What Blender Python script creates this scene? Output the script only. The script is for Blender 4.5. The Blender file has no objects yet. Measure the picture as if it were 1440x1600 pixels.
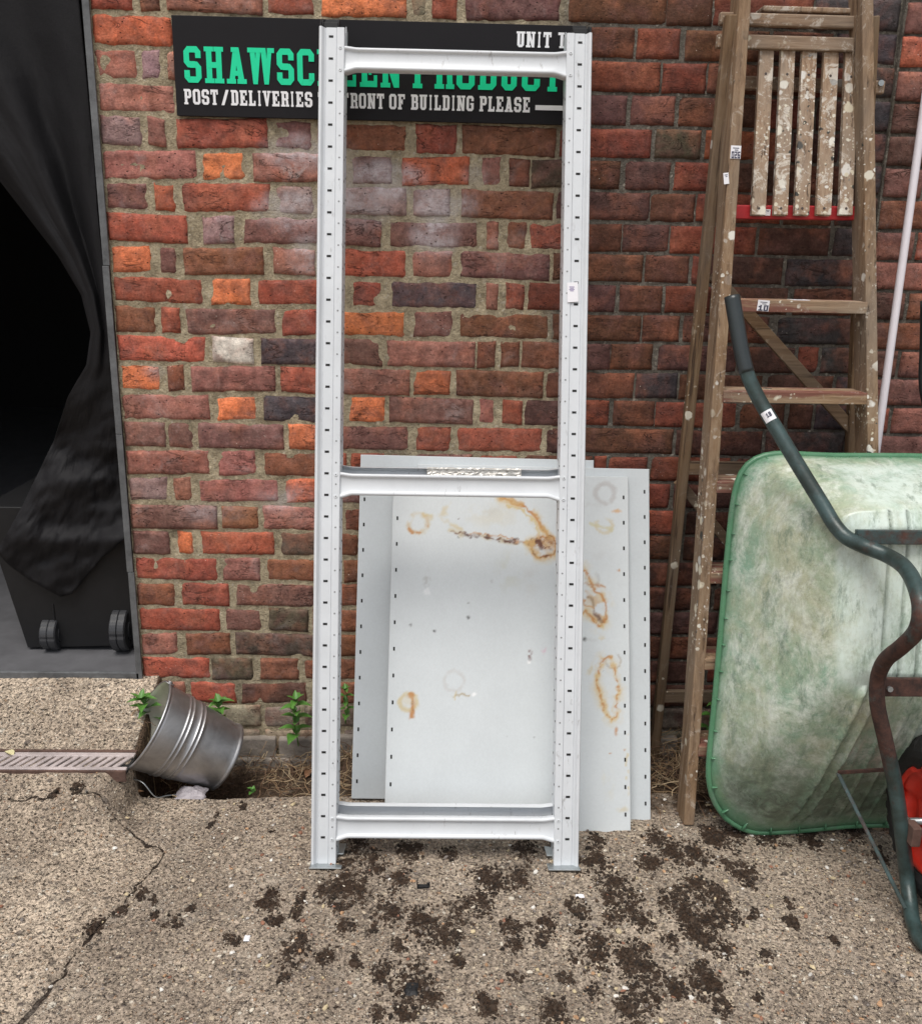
import bpy, math, random
import numpy as np
from mathutils import Vector, Matrix
# ------------------------------------------------------------------ camera, world, sun, exposure
S = bpy.context.scene
COL = S.collection
CAM = np.array([0.0, -2.43, 1.37])
F = 1440.0
def _rz(a):
    c, s = math.cos(a), math.sin(a)
    return np.array([[c, -s, 0], [s, c, 0], [0, 0, 1.]])
PITCH, YAW, ROLL = math.radians(15.4), math.radians(-1.606), math.radians(1.135)
_a = math.pi/2 - PITCH
ROT = _rz(YAW) @ np.array([[1, 0, 0], [0, math.cos(_a), -math.sin(_a)], [0, math.sin(_a), math.cos(_a)]]) @ _rz(ROLL)
cam_d = bpy.data.cameras.new("camera")
cam = bpy.data.objects.new("camera", cam_d)
COL.objects.link(cam)
cam.matrix_world = Matrix.Translation(Vector(CAM)) @ Matrix(ROT.tolist()).to_4x4()
cam_d.sensor_fit = 'VERTICAL'
cam_d.sensor_height = 24.0
cam_d.lens = 24.0*F/1600.0
cam_d.clip_start = 0.02
cam_d.clip_end = 500
S.camera = cam

SUN_EL, SUN_AZ = math.radians(69), math.radians(205)     # azimuth measured clockwise from +y (north)
W = bpy.data.worlds.new("World")
S.world = W
W.use_nodes = True
wn = W.node_tree
wn.nodes.clear()
wo = wn.nodes.new("ShaderNodeOutputWorld")
bg = wn.nodes.new("ShaderNodeBackground")
sky = wn.nodes.new("ShaderNodeTexSky")
sky.sky_type = 'NISHITA'
sky.sun_disc = False
sky.sun_elevation = SUN_EL
sky.sun_rotation = SUN_AZ
sky.air_density = 1.0
sky.dust_density = 3.0
sky.ozone_density = 1.0
hs = wn.nodes.new("ShaderNodeHueSaturation")
hs.inputs['Saturation'].default_value = 0.25
wn.links.new(sky.outputs[0], hs.inputs['Color'])
wn.links.new(hs.outputs[0], bg.inputs[0])
bg.inputs[1].default_value = 0.15
wn.links.new(bg.outputs[0], wo.inputs[0])

sun_d = bpy.data.lights.new("sun", 'SUN')
sun_d.energy = 2.0
sun_d.angle = math.radians(32)
sun_d.color = (1.0, 0.95, 0.88)
sun = bpy.data.objects.new("sun", sun_d)
COL.objects.link(sun)
_d = Vector((math.sin(SUN_AZ)*math.cos(SUN_EL), math.cos(SUN_AZ)*math.cos(SUN_EL), math.sin(SUN_EL)))
sun.rotation_euler = _d.to_track_quat('Z', 'Y').to_euler()
sun.location = (-1, -3, 5)
S.view_settings.view_transform = 'Standard'
S.view_settings.look = 'None'
S.view_settings.gamma = 1
S.view_settings.use_curve_mapping = False
S.view_settings.exposure = 0.12
S.cycles.max_bounces = 8

# ------------------------------------------------------------------ placement helpers (a pixel's ray met with a real plane)
def ray(px, py):
    return ROT @ np.array([(px-720)/F, -(py-800)/F, -1.])
def atY(px, py, y=0.):
    v = ray(px, py); return CAM + v*((y-CAM[1])/v[1])
def atZ(px, py, z=0.):
    v = ray(px, py); return CAM + v*((z-CAM[2])/v[2])
def atP(px, py, o, n):
    v = ray(px, py); return CAM + v*(np.dot(np.array(o)-CAM, n)/np.dot(v, n))
def proj(p):
    q = ROT.T @ (np.array(p)-CAM); return (720+F*q[0]/-q[2], 800-F*q[1]/-q[2])

# ------------------------------------------------------------------ noise
def _h(i, j, k, s):
    n = (i*374761393 + j*668265263 + k*2147483647 + s*144665) & 0xffffffff
    n = ((n ^ (n >> 13))*1274126177) & 0xffffffff
    n = ((n ^ (n >> 16))*2246822519) & 0xffffffff
    return ((n ^ (n >> 15)) & 0xffff)/65535.0
def noise(x, y, z=0., s=0):
    x, y, z = np.broadcast_arrays(np.asarray(x, float), np.asarray(y, float), np.asarray(z, float))
    i, j, k = np.floor(x).astype(np.int64), np.floor(y).astype(np.int64), np.floor(z).astype(np.int64)
    fx, fy, fz = x-i, y-j, z-k
    fx, fy, fz = fx*fx*(3-2*fx), fy*fy*(3-2*fy), fz*fz*(3-2*fz)
    r = 0
    for a in (0, 1):
        for b in (0, 1):
            for c in (0, 1):
                w = (fx if a else 1-fx)*(fy if b else 1-fy)*(fz if c else 1-fz)
                r = r + w*_h(i+a, j+b, k+c, s)
    return r*2-1
def fbm(x, y, z=0., s=0, o=4):
    r, a = 0, 1.
    for q in range(o):
        r = r + a*noise(np.asarray(x)*2**q, np.asarray(y)*2**q, np.asarray(z)*2**q, s+q*7)
        a *= .5
    return r/1.9
def sstep(a, b, x):
    t = np.clip((np.asarray(x, float)-a)/(b-a), 0, 1); return t*t*(3-2*t)

# ------------------------------------------------------------------ materials
class NT:
    def __init__(s, name):
        s.m = bpy.data.materials.new(name); s.m.use_nodes = True
        s.t = s.m.node_tree; s.t.nodes.clear()
        s.out = s.t.nodes.new("ShaderNodeOutputMaterial")
        s.b = s.t.nodes.new("ShaderNodeBsdfPrincipled")
        s.t.links.new(s.b.outputs[0], s.out.inputs[0])
        s.tc = s.t.nodes.new("ShaderNodeTexCoord")
    def set(s, sock, v):
        if hasattr(v, 'is_output') or hasattr(v, 'links'):
            s.t.links.new(v, sock)
        else:
            if isinstance(v, (tuple, list)) and len(v) == 3 and len(sock.default_value) == 4: v = (*v, 1)
            sock.default_value = v
    def n(s, typ, ins=None, **kw):
        nd = s.t.nodes.new(typ)
        for k, v in kw.items(): setattr(nd, k, v)
        for k, v in (ins or {}).items(): s.set(nd.inputs[k], v)
        return nd
    def map(s, scale=(1, 1, 1), rot=(0, 0, 0), loc=(0, 0, 0), co='Object'):
        return s.n("ShaderNodeMapping", {'Vector': s.tc.outputs[co], 'Scale': scale, 'Rotation': rot, 'Location': loc}).outputs[0]
    def noise(s, sc, det=4, rough=.6, vec=None, dist=0.):
        return s.n("ShaderNodeTexNoise", {'Vector': vec or s.tc.outputs['Object'], 'Scale': sc, 'Detail': det, 'Roughness': rough, 'Distortion': dist}).outputs[0]
    def vor(s, sc, vec=None, feature='F1', out='Distance', rnd=1.):
        nd = s.n("ShaderNodeTexVoronoi", {'Vector': vec or s.tc.outputs['Object'], 'Scale': sc, 'Randomness': rnd}, feature=feature)
        return nd.outputs[out]
    def ramp(s, fac, stops, interp='LINEAR'):
        nd = s.n("ShaderNodeValToRGB", {'Fac': fac}); cr = nd.color_ramp; cr.interpolation = interp
        while len(cr.elements) < len(stops): cr.elements.new(.5)
        for e, (p, c) in zip(cr.elements, stops):
            e.position = p; e.color = (*c, 1) if isinstance(c, (tuple, list)) else (c, c, c, 1)
        return nd.outputs[0]
    def mix(s, fac, a, b, mode='MIX'):
        nd = s.n("ShaderNodeMix", data_type='RGBA', blend_type=mode)
        s.set(nd.inputs[0], fac); s.set(nd.inputs[6], a); s.set(nd.inputs[7], b)
        return nd.outputs[2]
    def math(s, op, a, b=0., c=False):
        nd = s.n("ShaderNodeMath", operation=op, use_clamp=c); s.set(nd.inputs[0], a); s.set(nd.inputs[1], b)
        return nd.outputs[0]
    def attr(s, name, out='Color'):
        return s.n("ShaderNodeAttribute", attribute_name=name).outputs[out]
    def bump(s, h, strength=.5, dist=.005, prev=None):
        ins = {'Height': h, 'Strength': strength, 'Distance': dist}
        if prev is not None: ins['Normal'] = prev
        return s.n("ShaderNodeBump", ins).outputs[0]
    def fin(s, col=None, rough=None, metal=None, normal=None, **kw):
        if col is not None: s.set(s.b.inputs['Base Color'], col)
        if rough is not None: s.set(s.b.inputs['Roughness'], rough)
        if metal is not None: s.set(s.b.inputs['Metallic'], metal)
        if normal is not None: s.set(s.b.inputs['Normal'], normal)
        for k, v in kw.items(): s.set(s.b.inputs[k.replace('_', ' ')], v)
        return s.m

def m_brick():
    t = NT("brick")
    base = t.attr("col")
    v = t.noise(13, 5, .65, dist=.5)
    base = t.mix(t.ramp(v, [(.34, .65), (.5, .1), (.62, 0.)]), base, (.15, .065, .055))
    base = t.mix(t.ramp(t.noise(9, 4, .6, t.map(loc=(5, 3, 1))), [(.5, 0.), (.72, .5)]), base, (.46, .16, .085))
    dusty = t.ramp(t.noise(24, 6, .8, t.map(loc=(1, 7, 3))), [(.40, .04), (.75, .42)])
    base = t.mix(t.math('MULTIPLY', dusty, t.math('ADD', t.math('MULTIPLY', t.attr("bloom", 'Fac'), .9), .15, True)), base, (.46, .34, .29))
    v2 = t.noise(38, 4, .7)
    base = t.mix(t.ramp(v2, [(.3, .55), (.5, 1.), (.75, 1.45)]), (0, 0, 0), base, 'MIX') if False else t.mix(1., base, t.ramp(v2, [(.28, .55), (.5, .95), (.72, 1.35)]), 'MULTIPLY')
    hor = t.noise(30, 5, .7, t.map((.35, .35, 1.6)))
    base = t.mix(1., base, t.ramp(hor, [(.3, .86), (.5, 1.), (.7, 1.1)]), 'MULTIPLY')
    base = t.mix(1., base, t.ramp(t.noise(170, 4, .8), [(.3, .72), (.5, 1.), (.7, 1.3)]), 'MULTIPLY')
    # lime bloom and paint flecks on the old brick
    bloom = t.math('MULTIPLY', t.ramp(t.noise(9, 6, .7, dist=.6), [(.56, 0.), (.74, .75)]), t.attr("bloom", 'Fac'), True)
    base = t.mix(bloom, base, (.50, .44, .43))
    lime = t.math('MULTIPLY', t.attr('lime', 'Fac'), t.ramp(t.noise(18, 6, .8), [(.38, .15), (.62, 1.)]), True)
    base = t.mix(lime, base, (.56, .50, .52))
    fl = t.math('MULTIPLY', t.ramp(t.vor(85), [(.05, 1.), (.10, 0.)]), t.ramp(t.noise(7, 3), [(.58, 0.), (.62, 1.)]))
    base = t.mix(fl, base, (.72, .66, .58))
    pit = t.math('MULTIPLY', t.ramp(t.vor(62, t.map((1, 1, 1.3), loc=(3, 1, 2))), [(.06, 1.), (.16, 0.)]), t.ramp(t.noise(11, 3), [(.44, 0.), (.52, 1.)]))
    base = t.mix(t.math('MULTIPLY', pit, .85), base, (.03, .018, .015))
    rid = t.math('ABSOLUTE', t.math('SUBTRACT', t.noise(16, 4, .65, t.map((.55, 1, 1.7), loc=(9, 2, 4)), .8), .5))
    fis = t.math('MULTIPLY', t.ramp(rid, [(.0, 1.), (.016, 0.)]), t.ramp(t.noise(8, 3, .6, t.map(loc=(2, 2, 9))), [(.50, 0.), (.60, 1.)]))
    base = t.mix(t.math('MULTIPLY', fis, .75), base, (.05, .025, .02))
    chip = t.ramp(t.noise(34, 6, .85, t.map(loc=(4, 4, 4)), .4), [(.66, 0.), (.70, .7)])
    base = t.mix(t.math('MULTIPLY', chip, t.math('ADD', .25, t.attr('bloom', 'Fac'), True)), base, (.58, .47, .40))
    h = t.math('ADD', t.math('MULTIPLY', v2, .6), t.math('MULTIPLY', t.noise(130, 5, .75), .5))
    h = t.math('ADD', h, t.math('MULTIPLY', hor, .35))
    h = t.math('SUBTRACT', h, t.math('MULTIPLY', pit, .9))
    h = t.math('SUBTRACT', h, t.math('MULTIPLY', fis, .8))
    h = t.math('ADD', h, t.math('MULTIPLY', t.noise(320, 3, .8), .35))
    return t.fin(base, .9, normal=t.bump(h, .85, .0055), Specular_IOR_Level=.25)
def m_mortar():
    t = NT("mortar")
    c = t.mix(t.ramp(t.noise(16, 5, .7), [(.3, 0.), (.7, 1.)]), (.25, .205, .135), (.52, .44, .305))
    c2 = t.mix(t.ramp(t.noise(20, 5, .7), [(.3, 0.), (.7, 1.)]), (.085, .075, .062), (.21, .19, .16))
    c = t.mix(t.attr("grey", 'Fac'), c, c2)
    c = t.mix(t.ramp(t.vor(160, out='Color'), [(.0, .0), (.8, .0), (.9, .4)]), c, (.55, .5, .42))
    c = t.mix(t.ramp(t.noise(5, 4), [(.6, 0.), (.7, .5)]), c, (.10, .09, .06))
    lime = t.math('MULTIPLY', t.attr('lime', 'Fac'), t.ramp(t.noise(18, 6, .8), [(.35, .3), (.65, 1.)]), True)
    c = t.mix(1., c, t.ramp(t.noise(95, 5, .8), [(.3, .5), (.5, 1.), (.7, 1.35)]), 'MULTIPLY')
    c = t.mix(lime, c, (.50, .46, .44))
    return t.fin(c, .95, normal=t.bump(t.math('ADD', t.noise(60, 6, .75), t.noise(220, 3, .6)), 1., .005), Specular_IOR_Level=.2)
def m_paint(name, col, rough=.38, var=.06, scr=True, metal=0.):
    t = NT(name)
    n1 = t.noise(6, 6, .7)
    c = t.mix(1., col, t.ramp(n1, [(.25, 1-var*2), (.75, 1+var)]), 'MULTIPLY')
    if scr:
        s1 = t.math('MULTIPLY', t.ramp(t.noise(70, 4, .75, t.map((1, 1, .18))), [(.60, 0.), (.70, 1.)]), t.ramp(t.noise(3.5, 3), [(.46, 0.), (.60, .6)]))
        c = t.mix(s1, c, (.22, .21, .2))
    return t.fin(c, t.ramp(t.noise(18, 4), [(.3, rough-.08), (.7, rough+.14)]), metal, t.bump(t.noise(240, 3), .06, .001))
def m_flat(name, col, rough=.6, metal=0., bump=0., bs=80, var=.15):
    t = NT(name)
    c = t.mix(1., col, t.ramp(t.noise(bs*.3, 5, .7), [(.25, 1-var), (.75, 1+var)]), 'MULTIPLY')
    return t.fin(c, rough, metal, t.bump(t.noise(bs, 5, .7), bump, .004) if bump else None)
def m_attr(name, rough=.8, bump=.3, bs=150, var=.15, metal=0.):
    t = NT(name)
    c = t.mix(1., t.attr("col"), t.ramp(t.noise(bs*.6, 5, .7), [(.25, 1-var), (.75, 1+var)]), 'MULTIPLY')
    return t.fin(c, rough, metal, t.bump(t.noise(bs, 5, .7), bump, .003))
def m_wood(name, axis, splat, dark=1., warm=0., red=0.):
    t = NT(name)
    sc = {'x': (.06, 1, 1), 'z': (1, 1, .05)}[axis]
    g = t.noise(90, 6, .75, t.map(sc), .3)
    big = t.noise(7, 4, .6, t.map({'x': (.4, 1, 1), 'z': (1, 1, .3)}[axis]))
    a, b, c = [(x*dark, y*dark*(1-.08*warm), z*dark*(1-.25*warm)) for x, y, z in ((.13, .075, .045), (.33, .22, .14), (.47, .36, .26))]
    col = t.ramp(g, [(.28, a), (.5, b), (.75, c)])
    col = t.mix(t.ramp(big, [(.4, 0.), (.65, .6)]), col, (.30*dark, .25*dark, .20*dark))
    if red: col = t.mix(t.math('MULTIPLY', t.ramp(t.noise(22, 5, .7, t.map((.12, 1, 1))), [(.48, 0.), (.56, 1.)]), red), col, (.17, .055, .045))
    cr = t.ramp(t.noise(60, 4, .7, t.map({'x': (.02, 1, 1), 'z': (1, 1, .02)}[axis])), [(.34, 1.), (.40, 0.)])
    col = t.mix(t.math('MULTIPLY', cr, .8), col, (.05, .03, .02))
    # paint splashes: blots of whites and creams, a few black
    w = t.noise(40, 3, .6, dist=2.)
    vec = t.n("ShaderNodeMix", {0: .012, 4: t.tc.outputs['Object'], 5: t.n("ShaderNodeTexNoise", {'Vector': t.tc.outputs['Object'], 'Scale': 60., 'Detail': 3.}).outputs[1]}, data_type='VECTOR').outputs[1]
    for sz, th, k in ((26, .50-.10*splat, 1.), (62, .56-.10*splat, 1.), (130, .56-.08*splat, .9)):
        vn = t.n("ShaderNodeTexVoronoi", {'Vector': vec, 'Scale': float(sz)})
        dot = t.ramp(vn.outputs['Distance'], [(.26, 1.), (.33, 0.)])
        pick = t.ramp(t.n("ShaderNodeSeparateColor", {0: vn.outputs['Color']}).outputs[0], [(max(0., .86-.34*splat), 0.), (max(0., .86-.34*splat)+.02, k)])
        area = t.ramp(t.noise(5.5, 3, .6), [(th-.04, 0.), (th+.05, 1.)])
        tone = t.ramp(t.n("ShaderNodeSeparateColor", {0: vn.outputs['Color']}).outputs[1], [(0., (.72, .70, .64)), (.5, (.62, .56, .42)), (.8, (.68, .66, .62)), (.92, (.05, .05, .045))])
        col = t.mix(t.math('MULTIPLY', t.math('MULTIPLY', dot, pick), area), col, tone)
    smear = t.math('MULTIPLY', t.ramp(t.noise(20, 6, .8, dist=1.), [(.60-.06*splat, 0.), (.66-.06*splat, .8)]), min(1., splat*.9))
    col = t.mix(smear, col, (.62, .57, .50))
    return t.fin(col, .75, normal=t.bump(t.math('SUBTRACT', g, t.math('MULTIPLY', cr, .6)), .5, .003), Specular_IOR_Level=.3)
def m_ground():
    t = NT("rough_concrete")
    obj = t.tc.outputs['Object']
    wv = t.n("ShaderNodeMix", {0: .006, 4: obj, 5: t.n("ShaderNodeTexNoise", {'Vector': obj, 'Scale': 90., 'Detail': 3.}).outputs[1]}, data_type='VECTOR').outputs[1]
    c = t.mix(t.ramp(t.noise(3.2, 6, .65), [(.35, 0.), (.68, 1.)]), (.32, .255, .195), (.62, .51, .395))
    c = t.mix(t.attr('slab', 'Fac'), t.mix(1., c, (.78, .78, .79), 'MULTIPLY'), c)
    c = t.mix(1., c, t.ramp(t.noise(120, 5, .8), [(.32, .22), (.5, .92), (.68, 1.7)]), 'MULTIPLY')
    c = t.mix(1., c, t.ramp(t.noise(55, 5, .85), [(.32, .5), (.5, 1.), (.68, 1.25)]), 'MULTIPLY')
    hh = t.math('MULTIPLY', t.noise(120, 5, .8), .8)
    for sc, lo, amt in ((95, .52, .75), (185, .32, .85), (50, .88, .75)):
        vn = t.n("ShaderNodeTexVoronoi", {'Vector': wv, 'Scale': float(sc)})
        sep = t.n("ShaderNodeSeparateColor", {0: vn.outputs['Color']})
        stone = t.ramp(vn.outputs['Distance'], [(.30, 1.), (.44, 0.)])
        pick = t.ramp(sep.outputs[0], [(lo, 0.), (lo+.02, 1.)])
        tone = t.ramp(sep.outputs[1], [(0., (.11, .09, .08)), (.2, (.28, .22, .17)), (.42, (.48, .38, .28)), (.62, (.66, .55, .41)), (.86, (.42, .27, .17)), (.92, (.74, .68, .57))], 'CONSTANT')
        k = t.math('MULTIPLY', stone, pick)
        c = t.mix(t.math('MULTIPLY', k, amt), c, tone)
        hh = t.math('ADD', hh, t.math('MULTIPLY', k, .7))
    pits = t.ramp(t.noise(130, 4, .75), [(.37, 1.), (.43, 0.)])
    c = t.mix(t.math('MULTIPLY', pits, .9), c, (.03, .022, .017))
    # trodden-in dirt and moss
    dn = t.math('ADD', t.attr("dirt", 'Fac'), t.math('ADD', t.math('MULTIPLY', t.math('SUBTRACT', t.noise(42, 6, .8), .5), 2.6), t.math('MULTIPLY', t.math('SUBTRACT', t.noise(160, 4, .8), .5), 1.0)))
    dm = t.ramp(dn, [(.47, 0.), (.54, 1.)])
    dc = t.mix(t.ramp(t.noise(200, 4, .7), [(.35, 0.), (.7, 1.)]), (.022, .013, .008), (.075, .045, .028))
    c = t.mix(dm, c, dc)
    sn = t.math('ADD', t.attr("soil", 'Fac'), t.math('MULTIPLY', t.math('SUBTRACT', t.noise(30, 5, .7), .5), .8))
    sm = t.ramp(sn, [(.42, 0.), (.58, 1.)])
    c = t.mix(sm, c, t.mix(t.ramp(t.noise(70, 6, .8), [(.35, 0.), (.7, 1.)]), (.035, .022, .014), (.17, .115, .075)))
    cn = t.math('ADD', t.attr("crack", 'Fac'), t.math('MULTIPLY', t.math('SUBTRACT', t.noise(110, 5, .8), .5), .9))
    cm = t.ramp(cn, [(.55, 0.), (.68, 1.)])
    c = t.mix(cm, c, (.04, .027, .02))
    dust = t.math('MULTIPLY', t.ramp(t.noise(9, 5, .7), [(.55, 0.), (.72, .5)]), t.math('SUBTRACT', 1., dm), True)
    c = t.mix(dust, c, (.40, .35, .29))
    hh = t.math('ADD', hh, t.math('MULTIPLY', t.noise(320, 3, .7), .4))
    hh = t.math('SUBTRACT', hh, t.math('MULTIPLY', pits, .8))
    hh = t.math('SUBTRACT', hh, t.math('MULTIPLY', cm, 2.))
    return t.fin(c, .92, normal=t.bump(hh, 1., .004), Specular_IOR_Level=.25)
def m_tub():
    t = NT("weathered_green_plastic")
    c = t.mix(t.ramp(t.noise(4.5, 6, .65, dist=.4), [(.38, 0.), (.62, 1.)]), (.22, .36, .26), (.42, .44, .31))
    c = t.mix(t.ramp(t.noise(16, 7, .8, t.map((1, 1, .7)), .4), [(.46, 0.), (.64, .85)]), c, (.66, .70, .63))
    c = t.mix(t.ramp(t.noise(50, 6, .85, dist=.3), [(.52, 0.), (.66, .5)]), c, (.60, .61, .50))
    c = t.mix(1., c, t.ramp(t.noise(60, 6, .85), [(.3, .68), (.5, 1.), (.7, 1.15)]), 'MULTIPLY')
    pz = t.math('MULTIPLY', t.attr('pale', 'Fac'), t.ramp(t.noise(26, 6, .8, t.map((1.3, 1, .6), (0, .5, 0))), [(.30, .15), (.58, 1.)]))
    c = t.mix(t.math('MULTIPLY', pz, .85), c, (.66, .76, .70))
    c = t.mix(t.attr("edge", 'Fac'), c, t.mix(t.noise(30, 5, .7), (.04, .14, .07), (.10, .26, .14)))
    c = t.mix(t.ramp(t.noise(22, 6, .8, t.map((1, .5, .3))), [(.54, 0.), (.66, .7)]), c, (.13, .19, .14))
    c = t.mix(t.math('MULTIPLY', t.attr("grime_groove", 'Fac'), t.ramp(t.noise(28, 6, .8, dist=.8), [(.35, .35), (.6, 1.)])), c, (.075, .095, .07))
    return t.fin(c, t.ramp(t.noise(20, 5, .7), [(.3, .22), (.7, .42)]), normal=t.bump(t.noise(35, 5, .7), .22, .004))
def m_tubemetal():
    t = NT("worn_green_tube")
    r = t.ramp(t.math('ADD', t.noise(9, 6, .75), t.math('MULTIPLY', t.attr("rust", 'Fac'), .22)), [(.58, 0.), (.70, 1.)])
    c = t.mix(t.ramp(t.noise(16, 5, .7), [(.4, 0.), (.6, 1.)]), (.028, .042, .038), (.05, .085, .085))
    c = t.mix(r, c, t.mix(t.ramp(t.noise(50, 5, .7), [(.35, 0.), (.65, 1.)]), (.030, .017, .014), (.095, .042, .030)))
    return t.fin(c, t.ramp(r, [(0., .35), (1., .8)]), .1, t.bump(t.noise(90, 5, .7), .3, .002))
def m_steel():
    t = NT("bucket_steel")
    c = t.ramp(t.noise(12, 6, .7, dist=.6), [(.3, (.32, .32, .33)), (.7, (.54, .54, .55))])
    return t.fin(c, t.ramp(t.noise(25, 5, .7), [(.3, .34), (.7, .54)]), .92, t.bump(t.noise(14, 4, .6), .12, .004))
def m_leaf(name, a, b):
    t = NT(name)
    c = t.mix(t.noise(60, 4), a, b)
    m = t.fin(c, .45, normal=t.bump(t.noise(90, 3), .2, .002))
    t.set(t.b.inputs['Subsurface Weight'], .0)
    return m

BRICK, MORTAR, GROUND = m_brick(), m_mortar(), m_ground()
RACKM = m_paint("rack_white_metal", (.64, .665, .69), .35, .055)
SHELFM = None
WHITEW = m_flat("white_lettering", (.86, .86, .88), .5, var=.03)
GREENL = m_flat("green_lettering", (.0, .72, .36), .5, var=.03)
SIGNM = m_flat("sign_black", (.012, .011, .013), .6, var=.1)
SIGNM.node_tree.nodes["Principled BSDF"].inputs["Specular IOR Level"].default_value = .2
HOLE = m_flat("dark_hole", (.012, .012, .012), .8)  # near-black patches in place of the shade inside slots and holes
GALV = m_flat("galvanised_metal", (.42, .45, .46), .38, .8, .1, 120)
BLACKP = m_flat("black_plastic", (.014, .014, .015), .5, 0, .1, 60)
CLOTHM = m_flat("black_cloth", (.009, .0085, .010), .7, 0, .25, 110)
for _m in (BLACKP, CLOTHM): _m.node_tree.nodes["Principled BSDF"].inputs["Specular IOR Level"].default_value = .25
RUBBER = m_flat("black_rubber", (.015, .014, .014), .7, 0, .2, 90)
REDP = m_flat("red_plastic", (.62, .035, .02), .35, 0, .05, 40)
JAMBM = m_flat("jamb_grey", (.12, .125, .13), .55, .2, .3, 60, .5)
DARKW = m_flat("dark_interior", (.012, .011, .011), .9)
INFLOOR = m_flat("inside_floor_paint", (.105, .105, .112), .55, 0, .2, 40, .25)
STEEL = m_steel()
BINSIDE = m_flat("bucket_inside_zinc", (.50, .49, .42), .5, .5, .15, 40, .3)
TUBM, TUBEM = m_tub(), m_tubemetal()
WOODV = m_wood("weathered_wood_stile", 'z', .45, .74, .5)
WOODVB = m_wood("weathered_wood_leg", 'z', .12, .55, .8)
WOODH = m_wood("weathered_wood_tread", 'x', .25, .9, .4, .8)
WOODS = m_wood("paint_splashed_slat", 'z', 1.2, 1.0)
WOODB = m_wood("paint_splashed_bar", 'x', .8, .9)
WOODD = m_wood("dark_wood_brace", 'x', .05, .6, .7)
REDW = m_flat("red_painted_wood", (.42, .02, .025), .5, 0, .2, 60, .3)
WPIPE = m_flat("white_plastic_pipe", (.70, .66, .70), .35, var=.04)
PAPER = m_flat("white_paper", (.80, .79, .82), .6, var=.02)
INK = m_flat("label_ink", (.06, .06, .10), .6, var=.02)
FOIL = m_flat("foil_tape", (.72, .68, .62), .28, .85, 1., 55, .1)
CASTM = m_flat("worn_cast_grate", (.46, .40, .39), .7, .1, .5, 60, .35)
RUSTM = m_flat("rusty_iron", (.11, .064, .050), .85, .1, .6, 60, .5)
LEAF = m_leaf("weed_leaf", (.05, .15, .025), (.12, .28, .05))
GRASSM = m_leaf("grass_blade", (.10, .16, .03), (.28, .30, .08))
STONEM = m_attr("loose_stone", .75, .3, 200, .2)
CRUMB = m_attr("dirt_crumb", .95, .5, 300, .3)
TWIGM = m_attr("dry_stems", .85, .3, 200, .3)
CONCB = m_flat("footing_concrete", (.24, .21, .18), .95, 0, 1., 70, .45)

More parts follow.
